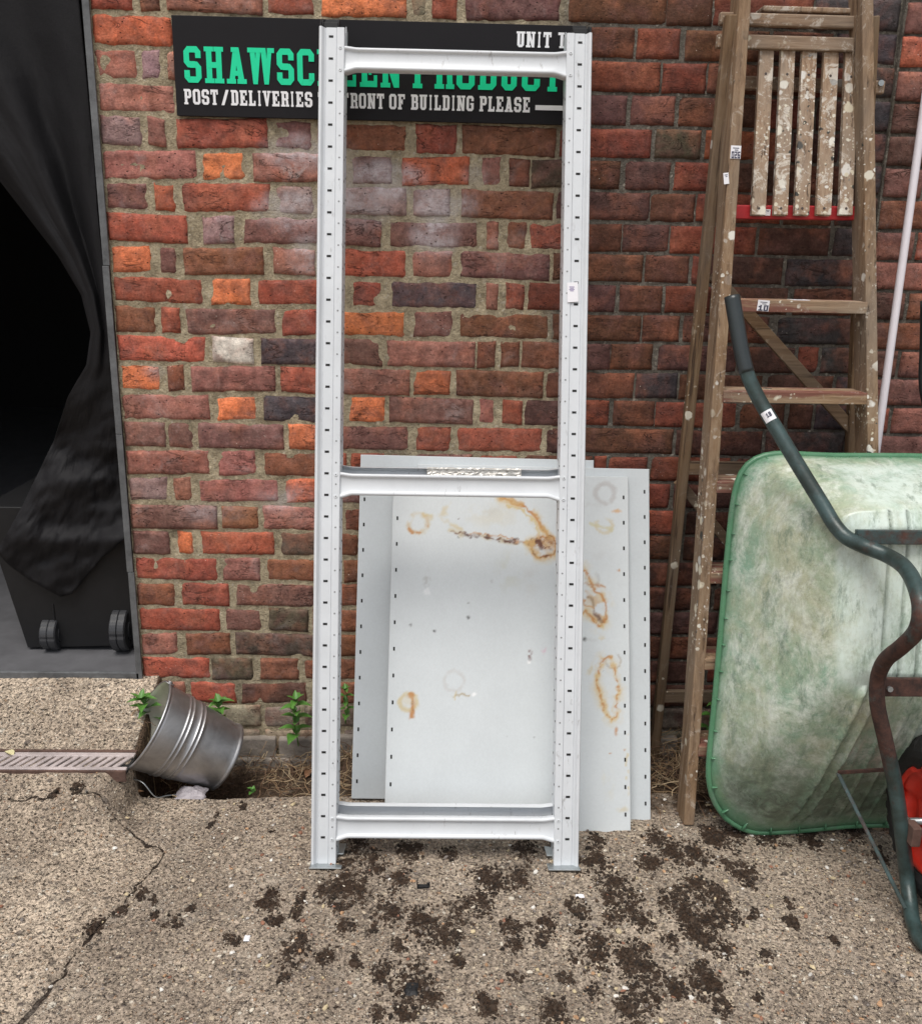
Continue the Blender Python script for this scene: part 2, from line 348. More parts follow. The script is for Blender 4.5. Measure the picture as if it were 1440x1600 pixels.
# ------------------------------------------------------------------ mesh helpers
class MB:
    def __init__(s): s.v = []; s.f = []; s.mi = []; s.cols = {}; s.cur = 0
    def add(s, vs, fs, mi=0):
        o = len(s.v); s.v += [tuple(float(c) for c in v) for v in vs]
        s.f += [tuple(int(i)+o for i in f) for f in fs]; s.mi += [mi]*len(fs)
        return o
    def box(s, c, ax, ay, az, mi=0):            # centre and three half-axis vectors
        c, ax, ay, az = [np.array(q, float) for q in (c, ax, ay, az)]
        vs = [c+i*ax+j*ay+k*az for i in (-1, 1) for j in (-1, 1) for k in (-1, 1)]
        fs = [(0, 1, 3, 2), (4, 6, 7, 5), (0, 4, 5, 1), (2, 3, 7, 6), (0, 2, 6, 4), (1, 5, 7, 3)]
        if np.dot(np.cross(ax, ay), az) < 0: fs = [f[::-1] for f in fs]
        s.add(vs, fs, mi)
    def abox(s, x0, x1, y0, y1, z0, z1, mi=0):
        s.box(((x0+x1)/2, (y0+y1)/2, (z0+z1)/2), ((x1-x0)/2, 0, 0), (0, (y1-y0)/2, 0), (0, 0, (z1-z0)/2), mi)
    def beam(s, a, b, w, d, up=(0, 0, 1), mi=0):  # a->b, width w along 'side', depth d along normal hint 'up'
        a, b, up = [np.array(q, float) for q in (a, b, up)]
        t = (b-a); L = np.linalg.norm(t); t = t/L
        n = up-t*np.dot(up, t); n /= np.linalg.norm(n); sd = np.cross(t, n)
        s.box((a+b)/2, t*L/2, sd*w/2, n*d/2, mi)
    def tube(s, pts, r, seg=12, mi=0, caps=True, closed=False):
        P = [np.array(p, float) for p in pts]; n = len(P)
        R = r if isinstance(r, (list, tuple, np.ndarray)) else [r]*n
        T = []
        for i in range(n):
            a = P[(i-1) % n] if (closed or i > 0) else P[i]; b = P[(i+1) % n] if (closed or i < n-1) else P[i]
            t = b-a; T.append(t/(np.linalg.norm(t)+1e-9))
        u = np.cross(T[0], (0, 0, 1.)); u = u if np.linalg.norm(u) > .1 else np.cross(T[0], (1., 0, 0)); u /= np.linalg.norm(u)
        vs = []
        for i in range(n):
            u = u-T[i]*np.dot(u, T[i]); u /= np.linalg.norm(u); w = np.cross(T[i], u)
            for k in range(seg):
                a = 2*math.pi*k/seg; vs.append(P[i]+R[i]*(math.cos(a)*u+math.sin(a)*w))
        fs = []
        for i in range(n if closed else n-1):
            j = (i+1) % n
            for k in range(seg):
                l = (k+1) % seg; fs.append((i*seg+k, i*seg+l, j*seg+l, j*seg+k))
        if caps and not closed: fs += [tuple(range(seg))[::-1], tuple((n-1)*seg+k for k in range(seg))]
        s.add(vs, fs, mi)
    def prism(s, poly, o, u, v, w, d0, d1, mi=0):  # polygon in (u,v), extruded along w from d0 to d1
        o, u, v, w = [np.array(q, float) for q in (o, u, v, w)]
        a = sum(poly[i][0]*poly[(i+1) % len(poly)][1]-poly[(i+1) % len(poly)][0]*poly[i][1] for i in range(len(poly)))
        if a < 0: poly = poly[::-1]
        n = len(poly)
        vs = [o+u*p[0]+v*p[1]+w*d0 for p in poly]+[o+u*p[0]+v*p[1]+w*d1 for p in poly]
        fs = [tuple(range(n))[::-1], tuple(range(n, 2*n))]+[(i, (i+1) % n, (i+1) % n+n, i+n) for i in range(n)]
        s.add(vs, fs, mi)
    def grid(s, P, mi=0, flip=False, closeu=False):
        P = np.asarray(P, float); a, b = P.shape[:2]
        fs = []
        for i in range(a-1+(1 if closeu else 0)):
            for j in range(b-1):
                i2 = (i+1) % a; q = (i*b+j, i2*b+j, i2*b+j+1, i*b+j+1); fs.append(q[::-1] if flip else q)
        s.add(P.reshape(-1, 3), fs, mi)
    def build(s, name, mats, parent=None, smooth=False, bevel=0, seg=2, attrs=None, loc=None, autos=None):
        me = bpy.data.meshes.new(name)
        me.from_pydata(s.v, [], s.f)
        for m in (mats if isinstance(mats, (list, tuple)) else [mats]): me.materials.append(m)
        me.polygons.foreach_set('material_index', s.mi)
        if smooth: me.polygons.foreach_set('use_smooth', [True]*len(s.f))
        for k, v in (attrs or {}).items():
            v = np.asarray(v, float)
            if v.ndim == 2:
                at = me.color_attributes.new(k, 'FLOAT_COLOR', 'POINT')
                d = np.ones((len(s.v), 4)); d[:, :3] = v; at.data.foreach_set('color', d.ravel())
            else:
                at = me.attributes.new(k, 'FLOAT', 'POINT'); at.data.foreach_set('value', v.ravel())
        me.update()
        o = bpy.data.objects.new(name, me); COL.objects.link(o)
        if parent is not None:
            o.parent = parent
            pl = parent
            off = Vector((0, 0, 0))
            while pl is not None: off += pl.location; pl = pl.parent
            me.transform(Matrix.Translation(-off))
        if bevel:
            md = o.modifiers.new('b', 'BEVEL'); md.width = bevel; md.segments = seg; md.limit_method = 'ANGLE'; md.angle_limit = math.radians(40); md.harden_normals = False
        return o
def fastmesh(name, V, Fq, mats, smooth=False, attrs=None, mi=None):
    V = np.asarray(V, np.float32); Fq = np.asarray(Fq, np.int32)
    me = bpy.data.meshes.new(name); k = Fq.shape[1]
    me.vertices.add(len(V)); me.vertices.foreach_set('co', V.ravel())
    me.loops.add(Fq.size); me.loops.foreach_set('vertex_index', Fq.ravel())
    me.polygons.add(len(Fq)); me.polygons.foreach_set('loop_start', np.arange(len(Fq), dtype=np.int32)*k)
    for m in (mats if isinstance(mats, (list, tuple)) else [mats]): me.materials.append(m)
    if mi is not None: me.polygons.foreach_set('material_index', np.asarray(mi, np.int32))
    me.update(calc_edges=True)
    me.polygons.foreach_set('use_smooth', np.full(len(Fq), bool(smooth)))
    for kk, v in (attrs or {}).items():
        v = np.asarray(v, np.float32)
        if v.ndim == 2:
            at = me.color_attributes.new(kk, 'FLOAT_COLOR', 'POINT'); d = np.ones((len(V), 4), np.float32); d[:, :3] = v; at.data.foreach_set('color', d.ravel())
        else:
            at = me.attributes.new(kk, 'FLOAT', 'POINT'); at.data.foreach_set('value', v.ravel())
    me.validate()
    o = bpy.data.objects.new(name, me); COL.objects.link(o)
    return o
def tag(o, label, cat, group=None, kind=None):
    if label: o['label'] = label
    if cat: o['category'] = cat
    if group: o['group'] = group
    if kind: o['kind'] = kind
    return o
def thing(name, loc, label, cat, group=None):
    o = bpy.data.objects.new(name, None); o.location = Vector([float(c) for c in loc]); o.empty_display_size = .1
    COL.objects.link(o); return tag(o, label, cat, group)
def struct(o): o['kind'] = 'structure'; return o
def gridfaces(a, b):
    i, j = np.meshgrid(np.arange(a-1), np.arange(b-1), indexing='ij')
    k = (i*b+j).ravel(); return np.stack([k, k+b, k+b+1, k+1], 1)
def smooth_path(pts, n=8):
    P = [np.array(p, float) for p in pts]; out = []
    P = [2*P[0]-P[1]]+P+[2*P[-1]-P[-2]]
    for i in range(1, len(P)-2):
        for k in range(n):
            t = k/n; a, b, c, d = P[i-1:i+3]
            out.append(.5*((2*b)+(-a+c)*t+(2*a-5*b+4*c-d)*t*t+(-a+3*b-3*c+d)*t**3))
    out.append(P[-2]); return out
random.seed(7); rng = np.random.default_rng(7)
# ------------------------------------------------------------------ ground
XJ = -.832                        # door jamb, where the brick wall starts
def ground_z(x, y):
    x = np.asarray(x, float); y = np.asarray(y, float)
    zl = np.interp(y, [-6, -1.3, -.75, -.52, -.36, -.24, 0, 5], [0, 0, .020, .050, .106, .108, .205, .205])
    edge = -.775+.012*noise(y*14, y*3, 0, 3)
    front = sstep(-.30, -.42, y)                                 # 1 in front of the pit's lip
    _q = sstep(-.36, -.60, y); bl_front = 1-sstep(0, 1, (x+.02*noise(x*2, y*2, 0, 5)-(-.84-.25*_q))/(.075+.42*_q))
    bl_back = sstep(edge+.008, edge-.008, x)
    zf = zl*bl_front
    lip = sstep(-.275, -.30, y+.010*noise(x*11, y*2, 0, 8)-.03*sstep(-.1, .3, x))
    pit = -.085+.055*sstep(-.45, -.1, x)-.02*sstep(.5, .8, x)
    pit = pit+.018*fbm(x*9, y*9, 0, 21)+.02*sstep(-.1, 0., y)
    zr = pit*(1-lip)+(zf+.004)*lip
    z = zr*(1-bl_back*(1-front))+zl*bl_back*(1-front)
    z = z*(1-front)+front*zf*1.0
    z = z+.0035*fbm(x*4, y*4, 0, 11)+.0022*fbm(x*28, y*28, 0, 12)*(1+lip)
    return z
CR = [[(-20, 1246), (60, 1247), (120, 1250), (165, 1268), (222, 1312), (258, 1332), (250, 1345), (210, 1390), (180, 1425), (150, 1450), (120, 1490), (95, 1520), (70, 1550), (35, 1590), (0, 1640)]]
def toground(px, py):
    p = atZ(px, py, 0.)
    for _ in range(6):
        p = atZ(px, py, float(ground_z(p[0], p[1])))
    return p
BL = """421 1408 18;471 1467 12;454 1492 25;442 1529 10;546 1375 45;575 1350 30;529 1421 10;508 1492 14;604 1421 25;625 1375 20;662 1446 32;692 1458 25;725 1421 22;754 1417 20
708 1462 15;558 1504 12;596 1525 20;642 1533 30;667 1554 22;588 1587 15;633 1583 18;754 1367 18;775 1379 25;808 1371 22;800 1450 20;850 1450 22;800 1475 15;842 1473 12;804 1529 14
754 1567 14;767 1583 14;867 1587 25;917 1483 32;937 1475 20;933 1350 30;954 1383 35;971 1412 28;983 1504 28;988 1567 22;934 1315 15;967 1394 25;1050 1334 25;1020 1311 20;1084 1334 25
1162 1364 20;1140 1352 15;1042 1405 18;1065 1401 14;1069 1431 22;1099 1442 25;1125 1416 20;1140 1431 18;1095 1465 22;1125 1484 20;1005 1482 12;986 1510 20;1016 1521 22;1009 1555 25
986 1581 20;1057 1544 18;1099 1536 28;1125 1574 18;1095 1514 12;1189 1562 8;1196 1493 10;1234 1442 10;1234 1414 10;1174 1382 10;1144 1311 25;1110 1307 20;274 1443 12;424 1440 12;340 1276 6
243 1405 7;240 1431 9;121 1252 8;83 1247 7;352 1469 9;370 1474 8;500 1335 10;560 1318 16;640 1330 22;700 1335 14;820 1330 18;870 1325 14;150 1448 14;190 1425 10;225 1398 10;1200 1310 22
1260 1310 20;1330 1300 18;330 1290 7;380 1262 8;420 1300 6;300 1420 8;540 1450 14;460 1430 10;620 1480 12;720 1500 10;900 1420 18;880 1530 12;930 1550 14;1180 1430 9;1160 1520 8;1300 1470 6
1370 1340 14;580 1455 8;1010 1350 20;1000 1440 18;955 1440 16;1045 1470 14;470 1405 14;510 1395 18;1090 1385 22;1120 1395 16"""
BLOBS = []
for tok in BL.replace('\n', ';').split(';'):
    a, b, r = [float(q) for q in tok.split()]
    p = toground(a, b); d = np.linalg.norm(p-CAM); BLOBS.append((p[0], p[1], r*d/F*1.0, r*d/F*1.5))
def seg_dist(x, y, pts):
    D = np.full(np.shape(x), 9.)
    for (x0, y0), (x1, y1) in zip(pts[:-1], pts[1:]):
        dx, dy = x1-x0, y1-y0; t = np.clip(((x-x0)*dx+(y-y0)*dy)/(dx*dx+dy*dy+1e-12), 0, 1)
        D = np.minimum(D, np.hypot(x-x0-t*dx, y-y0-t*dy))
    return D
def dirt_mask(x, y):
    x = np.asarray(x, float); y = np.asarray(y, float); m = .13*sstep(-.55, -.2, x)*sstep(1.2, .7, x)*np.ones(np.shape(x))
    xn = x+.022*fbm(x*32, y*32, 0, 31, 3); yn = y+.022*fbm(x*32, y*32, 0, 32, 3)
    for bx, by, rx, ry in BLOBS:
        m = np.maximum(m, 1-np.sqrt(((xn-bx)/(rx*1.35))**2+((yn-by)/(ry*1.25))**2))
    return np.clip(m*1.25*(.72+.75*fbm(x*38, y*38, 0, 35, 3)), 0, 1)
def axis_lines(lo, hi, step, far, side=(1, 1)):
    a = list(np.arange(lo, hi+1e-9, step)); s = step; v = hi
    while side[1] and v < far: s *= 1.35; v += s; a.append(v)
    s = step; v = lo
    while side[0] and v > -far: s *= 1.35; v -= s; a.insert(0, v)
    return np.array(a)
gx = axis_lines(-1.35, 1.40, .0052, 60.)
gy = np.concatenate([axis_lines(-1.25, 0.02, .0055, 60., (1, 0))])
GX, GY = np.meshgrid(gx, gy, indexing='ij')
GZ = ground_z(GX, GY)
crk = np.zeros(GX.shape)
for path in CR:
    pts = [tuple(toground(*p)[:2]) for p in path]
    wob = .009*noise(GX*35, GY*45, 0, 41); wob2 = .009*noise(GX*35, GY*45, 0, 42)
    D = seg_dist(GX+wob, GY+wob2, pts)
    wdt = .0030+.0065*np.clip(noise(GX*7, GY*7, 0, 44)+.0, 0, 1)
    crk = np.maximum(crk, np.clip(1.0-D/wdt/1.7, 0, 1))
dirt = dirt_mask(GX, GY)
soil = sstep(-.30, -.27, GY+.012*noise(GX*11, GY*2, 0, 8)-.03*sstep(-.1, .3, GX))*sstep(-.80, -.77, GX)
soil = np.clip(soil+.55*sstep(.35, .6, GX)*sstep(-.46, -.33, GY), 0, 1)
GZ = GZ-crk*.007+.006*np.clip(dirt, 0, .6)+soil*.006*fbm(GX*40, GY*40, 0, 60)
_cp = [tuple(toground(*p)[:2]) for p in CR[0]]
_cy = np.array([q[1] for q in _cp[3:]])[::-1]; _cx = np.array([q[0] for q in _cp[3:]])[::-1]
lim = np.interp(GY, _cy, _cx, left=-1.1, right=_cx[-1]); lim = np.where(GY > _cy[-1], -.60, lim)
slab = sstep(.02, -.02, GX-lim+.02*fbm(GX*12, GY*12, 0, 77))
g = fastmesh("ground", np.stack([GX, GY, GZ], -1).reshape(-1, 3), gridfaces(len(gx), len(gy)), [GROUND], True,
             {'slab': slab.ravel(), 'dirt': dirt.ravel(), 'soil': soil.ravel(), 'crack': crk.ravel()})
struct(g)

# loose stones, crumbs of dirt
def lumps(name, n, sampler, size, mat, colf, squash=.65, sub=False, sink=.25):
    t = (1+5**.5)/2
    ico = np.array([(-1, t, 0), (1, t, 0), (-1, -t, 0), (1, -t, 0), (0, -1, t), (0, 1, t), (0, -1, -t), (0, 1, -t), (t, 0, -1), (t, 0, 1), (-t, 0, -1), (-t, 0, 1)])/math.sqrt(1+t*t)
    fc = np.array([(0, 11, 5), (0, 5, 1), (0, 1, 7), (0, 7, 10), (0, 10, 11), (1, 5, 9), (5, 11, 4), (11, 10, 2), (10, 7, 6), (7, 1, 8), (3, 9, 4), (3, 4, 2), (3, 2, 6), (3, 6, 8), (3, 8, 9), (4, 9, 5), (2, 4, 11), (6, 2, 10), (8, 6, 7), (9, 8, 1)])
    V, Fc, Cc = [], [], []
    P = sampler(n)
    for q in range(len(P)):
        x, y = P[q]
        s = size(); a = rng.uniform(0, 6.28)
        sc = np.array([rng.uniform(.7, 1.5), rng.uniform(.6, 1.1), rng.uniform(.5, .9)*squash*1.3])*s
        v = ico*(1+rng.uniform(-.28, .28, (12, 1)))*sc
        c, si = math.cos(a), math.sin(a)
        v = v@np.array([[c, si, 0], [-si, c, 0], [0, 0, 1]])
        z = float(ground_z(x, y))+sc[2]*(1-sink)
        V.append(v+np.array([x, y, z])); Fc.append(fc+12*q); Cc.append(np.tile(colf(x, y), (12, 1)))
    o = fastmesh(name, np.concatenate(V), np.concatenate(Fc), [mat], False, {'col': np.concatenate(Cc)})
    return o
def samp_dirt(n):
    out = []
    while len(out) < n:
        bx, by, rx, ry = BLOBS[rng.integers(len(BLOBS))]
        x, y = bx+rng.normal()*rx*.55, by+rng.normal()*ry*.55
        if rng.random() < rx*30 and float(dirt_mask(x, y)) > .18: out.append((x, y))
    return out
def samp_all(n):
    out = []
    while len(out) < n:
        x, y = rng.uniform(-1.3, 1.4), rng.uniform(-1.2, -.28)
        d = float(dirt_mask(x, y))
        if rng.random() < .25+.6*(d > 0)+.35*sstep(-.1, .6, x): out.append((x, y))
    return out
SC = [(.50, .41, .30), (.62, .56, .46), (.30, .24, .18), (.16, .13, .11), (.42, .25, .14), (.55, .45, .28), (.22, .19, .17), (.36, .30, .24), (.68, .65, .60), (.28, .13, .08)]
def stonecol(x, y):
    c = np.array(SC[rng.integers(len(SC))]); return c*rng.uniform(.75, 1.1)
tag(lumps("loose_gravel", 3600, samp_all, lambda: .0016+.0042*rng.random()**3.2, STONEM, stonecol), "small loose stones scattered over the worn concrete", "gravel", kind="stuff")
tag(lumps("dirt_crumbs", 14000, samp_dirt, lambda: .0014+.0032*rng.random()**2, CRUMB, lambda x, y: np.array((.030, .019, .012))*rng.uniform(.5, 2.2), 1.), "dark brown crumbs of moss and dirt in patches on the concrete", "dirt", kind="stuff")

# ------------------------------------------------------------------ brick wall
Z0, CO = 1.9147, .075
ROWS = {
0: "137 205 r;218 248 b;260 410 p;418 490 r;503 635 O;640 668 u;675 714 r;728 875 m;887 1041 b;1042 1113 b;1116 1270 r;1274 1405 g",
1: "138 269 o;278 400 b;410 440 r;450 580 r;590 650 m;660 800 b;810 870 r;878 915 r;923 991 b;995 1062 r;1071 1200 b;1206 1300 d;1306 1400 g",
2: "143 214 p;220 251 e;262 275 p;285 420 r;430 500 b;510 650 m;660 730 r;740 870 b;876 1031 r;1035 1103 r;1106 1260 b;1268 1330 r;1338 1398 g",
3: "147 275 p;284 350 r;360 490 b;500 570 m;580 710 r;720 790 b;800 905 r;912 979 m;986 1054 p;1061 1190 b;1198 1270 r;1276 1340 d;1346 1394 g",
4: "152 221 e;231 258 p;276 418 r;428 487 m;495 636 b;650 713 r;722 868 b;875 1017 r;1024 1095 k;1102 1230 o;1238 1310 d;1316 1390 g",
5: "156 307 p;315 382 O;395 535 c;550 612 m;628 733 o;753 783 p;795 827 b;830 895 k;899 968 b;977 1047 m;1053 1120 r;1126 1250 d;1258 1330 b;1336 1386 g",
6: "162 230 m;241 273 o;285 422 r;432 489 e;497 635 e;644 703 e;721 864 b;869 1015 m;1016 1085 b;1088 1220 r;1226 1300 d;1306 1383 g",
7: "164 292 r;317 366 e;379 515 m;524 595 m;607 746 m;760 779 p;792 822 b;826 895 r;900 971 b;973 1045 m;1047 1180 r;1186 1296 d;1303 1380 g",
8: "171 237 O;249 276 m;287 412 b;427 492 p;500 634 R;643 707 p;718 858 m;864 1004 b;1008 1076 b;1081 1105 r;1110 1222 d;1228 1339 g;1346 1376 d",
9: "175 317 r;329 391 O;401 539 r;549 597 r;610 746 g;760 777 p;790 819 r;825 895 r;899 961 m;968 1034 b;1039 1110 r;1116 1230 d;1240 1340 b;1346 1372 g",
10: "178 243 b;252 281 r;291 431 m;440 496 r;503 632 O;645 706 m;716 858 b;863 1001 b;1004 1061 b;1067 1200 d;1214 1336 g;1342 1368 g",
11: "184 321 R;332 396 w;408 525 g;534 596 m;605 742 p;745 773 b;782 811 b;815 890 b;893 953 m;954 1019 b;1028 1150 m;1156 1240 d;1246 1278 r;1283 1333 g;1340 1366 b",
12: "187 251 O;262 288 b;299 430 p;439 500 r;507 640 p;647 705 o;713 848 b;853 990 b;993 1058 g;1061 1190 b;1198 1300 d;1306 1362 g",
13: "190 328 p;338 401 O;412 530 g;545 601 O;608 739 m;747 773 p;785 816 r;819 883 m;888 951 r;958 1022 b;1024 1150 r;1156 1225 b;1232 1269 b;1274 1330 g;1336 1358 g",
14: "195 258 m;263 300 m;310 443 m;451 505 O;512 638 m;651 704 r;713 847 r;852 903 d;910 1051 b;1056 1190 d;1196 1318 g;1324 1355 d",
15: "199 327 p;340 400 p;411 525 b;533 541 r;548 600 r;608 738 m;748 810 r;818 925 b;928 947 r;949 1011 r;1017 1140 r;1148 1210 d;1216 1350 d",
16: "201 263 e;271 299 p;309 436 p;446 500 o;508 640 m;648 710 b;718 850 r;858 1005 b;1011 1046 r;1052 1180 d;1188 1345 d",
17: "205 339 m;346 404 b;411 530 p;538 600 b;608 740 m;748 1004 b;1010 1065 R;1072 1200 d",
18: "208 265 m;278 302 o;315 428 r;439 500 k;508 560 b;1000 1060 b;1068 1190 d",
19: "211 341 r;348 406 p;417 530 b;538 600 b;1005 1120 d",
20: "214 273 b;284 358 r;369 490 m;498 560 b;1000 1110 d",
21: "219 344 r;352 408 m;420 482 k;489 600 b;1010 1120 m",
22: "224 277 p;291 360 b;368 500 k;508 570 b;1005 1130 b",
23: "228 328 R;331 395 k;407 467 b;474 560 b;1010 1100 d",
24: "234 290 p;297 370 R;375 480 d;488 560 b;1010 1120 d",
}
_BC = dict(o=(.50, .13, .055), O=(.66, .20, .075), r=(.33, .078, .045), R=(.43, .105, .058), p=(.31, .12, .09), m=(.175, .078, .066), b=(.20, .075, .040), d=(.085, .040, .030), g=(.060, .055, .062), e=(.27, .17, .165), w=(.95, .88, .70), k=(.078, .064, .044), c=(.40, .25, .19), u=(.25, .22, .16))
BC = {k: tuple(min(.95, c*(1.28 if k != 'w' else 1.)) for c in v) for k, v in _BC.items()}
def px2x(px, z):
    py = 800.
    for _ in range(6):
        p = atY(px, py, 0.); py += (p[2]-z)*650
    return p[0]
XPIL = 1.099
bricks = []                              # (x0, x1, zmid, colour, bloom, y offset)
SEAM = .285
def rcol(x, lo=False):
    ks, ws = (("r", "R", "p", "m", "b", "o", "g", "k", "e"), (.24, .06, .16, .19, .18, .05, .06, .03, .03)) if x < SEAM else (("r", "b", "m", "d", "g", "p"), (.3, .33, .16, .12, .03, .06))
    return random.choices(ks, ws)[0]
def bfin(x0, x1, zm, k, yo=0.):
    c = np.array(BC[k])*(1-.30*float(sstep(-.45, .28, (x0+x1)/2)))*np.array([random.uniform(.80, 1.18)]*3)*np.array([1, random.uniform(.92, 1.08), random.uniform(.9, 1.1)])  # brick colour darkens towards the right, shade worked into the tone
    xm = (x0+x1)/2; bloom = 1.15 if k == 'e' else (.5 if k in 'pm' else .3)
    if xm < SEAM and 1.45 < zm < 1.62 and xm > -.5 and k in 'emp': bloom = 1.5
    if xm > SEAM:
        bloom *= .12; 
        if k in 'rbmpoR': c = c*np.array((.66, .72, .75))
    bricks.append((x0, x1, zm, c, bloom, yo))
RMAX = 16
for r in range(-18, 28):
    zm = Z0+CO/2-CO*r
    if zm < -.08: continue
    lst = []
    if r in ROWS:
        for tok in ROWS[r].split(';'):
            a, b, k = tok.split(); lst.append((px2x(float(a), zm), px2x(float(b), zm), k))
        lst[0] = (XJ+.004, lst[0][1], lst[0][2])
        lst = [q for q in lst if q[1]-q[0] > .012]
    x = XJ+.004 if not lst else lst[-1][1]+.011
    done = []
    if lst:
        # fill any hidden gaps between measured bricks
        for i, q in enumerate(lst):
            done.append(q)
            nx = lst[i+1][0] if i+1 < len(lst) else XPIL-.008
            x = q[1]+.011
            while nx-x > .06:
                w = min(.215 if (len(done) % 2) else .103, nx-x-.011)
                if nx-x-w < .05: w = nx-x-.011
                done.append((x, x+w, rcol(x))); x += w+.011
    else:
        s = r % 2; x = XJ+.004
        if s: done.append((x, x+.103, rcol(x))); x += .114
        while x < XPIL-.03:
            w = .215 if (len(done) % 2) == s else .103
            w = min(w, XPIL-.008-x); done.append((x, x+w, rcol(x))); x += w+.011
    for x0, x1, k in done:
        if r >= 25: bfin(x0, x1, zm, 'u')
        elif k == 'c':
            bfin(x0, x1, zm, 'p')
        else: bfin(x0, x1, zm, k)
    # pilaster to the right, bonded separately and standing slightly proud
    zp = zm-.006; x = XPIL+.014; i = r
    while x < 3.6:
        w = .103 if i % 2 else .215
        if x < XPIL+.03 and r % 2: w = .095
        k = random.choice("mmpmrbdm"); 
        if r == 1 and x < XPIL+.05: k = 'R'
        c = np.array(BC[k])*random.uniform(.75, 1.05)
        bricks.append((x, x+w, zp, c, .35, -.012)); x += w+.011; i += 1
    # wall on the far side of the opening
    x = XJ-2.45
    i = r
    while x > -5.2:
        w = .215 if i % 2 else .103
        bricks.append((x-w, x, zm, np.array(BC[random.choice("rpmbrm")]), .4, 0.)); x -= w+.011; i += 1
    if zm > 2.45:                        # courses over the lintel
        x = XJ; i = r
        while x > XJ-2.44:
            w = .215 if i % 2 else .103
            bricks.append((x-w, x-.011, zm, np.array(BC[random.choice("rpmbrm")]), .4, 0.)); x -= w+.011; i += 1
VV, FF, CC, BB = [], [], [], []; off = 0
for bi, (x0, x1, zm, c, bloom, yo) in enumerate(bricks):
    w = x1-x0; near = -1. < (x0+x1)/2 < 1.5 and zm < 2.1
    old = (x0+x1)/2 < SEAM
    nu = max(4, int(w/.0105)) if near else 3; nv = 8 if near else 3
    us = np.linspace(0, 1, nu+1); vs = np.linspace(0, 1, nv+1)
    us = .5-.5*np.sign(.5-us)*np.abs(1-2*us)**.8; vs = .5-.5*np.sign(.5-vs)*np.abs(1-2*vs)**.8
    U, V = np.meshgrid(us, vs, indexing='ij')
    hgt = .066*random.uniform(.97, 1.03) if old else .067
    rag = (.0027 if old else .0018)
    X = x0+U*w; Zc = zm+(V-.5)*hgt+random.uniform(-.0015, .0015)
    tilt = random.uniform(-.006, .006)*(1 if old else .4); Zc = Zc+(U-.5)*tilt
    eu = np.minimum(U, 1-U)*w; ev = np.minimum(V, 1-V)*hgt; ed = np.minimum(eu, ev)
    X = X+rag*fbm(X*60, Zc*60, bi*1.7, 1, 3)*1.5*(eu < .02); Zc = Zc+rag*fbm(X*60, Zc*60, bi*1.7, 2, 3)*1.5*(ev < .015)
    rc = .0040 if old else .0045
    dep = -.004*np.sqrt(np.clip(ed/rc, 0, 1))-.0012*sstep(0, .02, ed)
    dep = dep-(.0014 if old else .0008)*fbm(X*22, Zc*22, bi*.9, 4)+.0045*np.clip(noise(X*26, Zc*26, bi, 5)-.45, 0, 1)*(2.2 if old else .6)
    off_y = random.uniform(-.003, .0015) if old else random.uniform(-.0012, .0008)
    Yc = dep+off_y+yo+.004
    ring = np.stack([X, Yc, Zc], -1)
    # skirt going back into the wall
    P = np.concatenate([ring[:1], ring, ring[-1:]], 0); P[0, :, 1] = .03; P[-1, :, 1] = .03
    P = np.concatenate([P[:, :1], P, P[:, -1:]], 1); P[:, 0, 1] = .03; P[:, -1, 1] = .03
    a, b = P.shape[:2]
    VV.append(P.reshape(-1, 3)); FF.append(gridfaces(a, b)+off); off += a*b
    CC.append(np.tile(c, (a*b, 1))); BB.append(np.full(a*b, bloom))
# mortar bed
def mortar(x0, x1, z0, z1, step, y0, amp):
    global off
    xs = np.arange(x0, x1+step, step); zs = np.arange(z0, z1+step, step)
    Xm, Zm = np.meshgrid(xs, zs, indexing='ij')
    Ym = y0+amp*fbm(Xm*18, Zm*18, 0, 71)+amp*.5*noise(Xm*70, Zm*70, 0, 72)
    n0 = off; VV.append(np.stack([Xm, Ym, Zm], -1).reshape(-1, 3)); FF.append(gridfaces(len(xs), len(zs))+off); off += Xm.size
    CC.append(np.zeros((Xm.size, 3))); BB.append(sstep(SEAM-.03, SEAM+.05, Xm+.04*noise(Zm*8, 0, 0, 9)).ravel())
    return len(xs)*len(zs)
nb = sum(len(f) for f in FF)
mortar(XJ+.001, SEAM+.02, -.12, 2.1, .0060, .0034, .0021)
mortar(SEAM+.02, XPIL+.006, -.12, 2.1, .0070, .0050, .0022)
mortar(XPIL+.006, 1.6, -.12, 2.1, .012, -.004, .0025)
mortar(1.6, 3.6, -.12, 3.3, .1, -.004, .0)
mortar(XJ+.001, 1.6, 2.1, 3.3, .1, .006, .0)
mortar(-5.2, XJ-2.44, -.12, 3.3, .1, .006, .0)
mortar(XJ-2.44, XJ+.001, 2.44, 3.3, .1, .006, .0)
VV.append(np.array([(XPIL+.006, -.010, -.1), (XPIL+.006, -.010, 3.3), (XPIL+.006, .03, 3.3), (XPIL+.006, .03, -.1)])); FF.append(np.array([[0, 1, 2, 3]])+off); off += 4
CC.append(np.zeros((4, 3))); BB.append(np.ones(4))
nt = sum(len(f) for f in FF)
BBc = np.concatenate(BB)
_V = np.concatenate(VV); lime = np.zeros(len(_V))
for px, py, rx, ry, a in ((478, 238, 70, 28, .55), (590, 285, 75, 34, .9), (690, 320, 55, 34, .8), (455, 330, 60, 34, .65), (560, 310, 60, 50, .5), (678, 352, 40, 60, .6), (478, 400, 30, 40, .5), (740, 275, 20, 20, .4), (240, 580, 20, 12, .3), (330, 800, 60, 20, .25), (450, 780, 60, 30, .3)):
    q = atY(px, py, 0); lime = np.maximum(lime, a*np.clip(1.25-np.hypot((_V[:, 0]-q[0])/(rx/650), (_V[:, 2]-q[2])/(ry/690)), 0, 1))
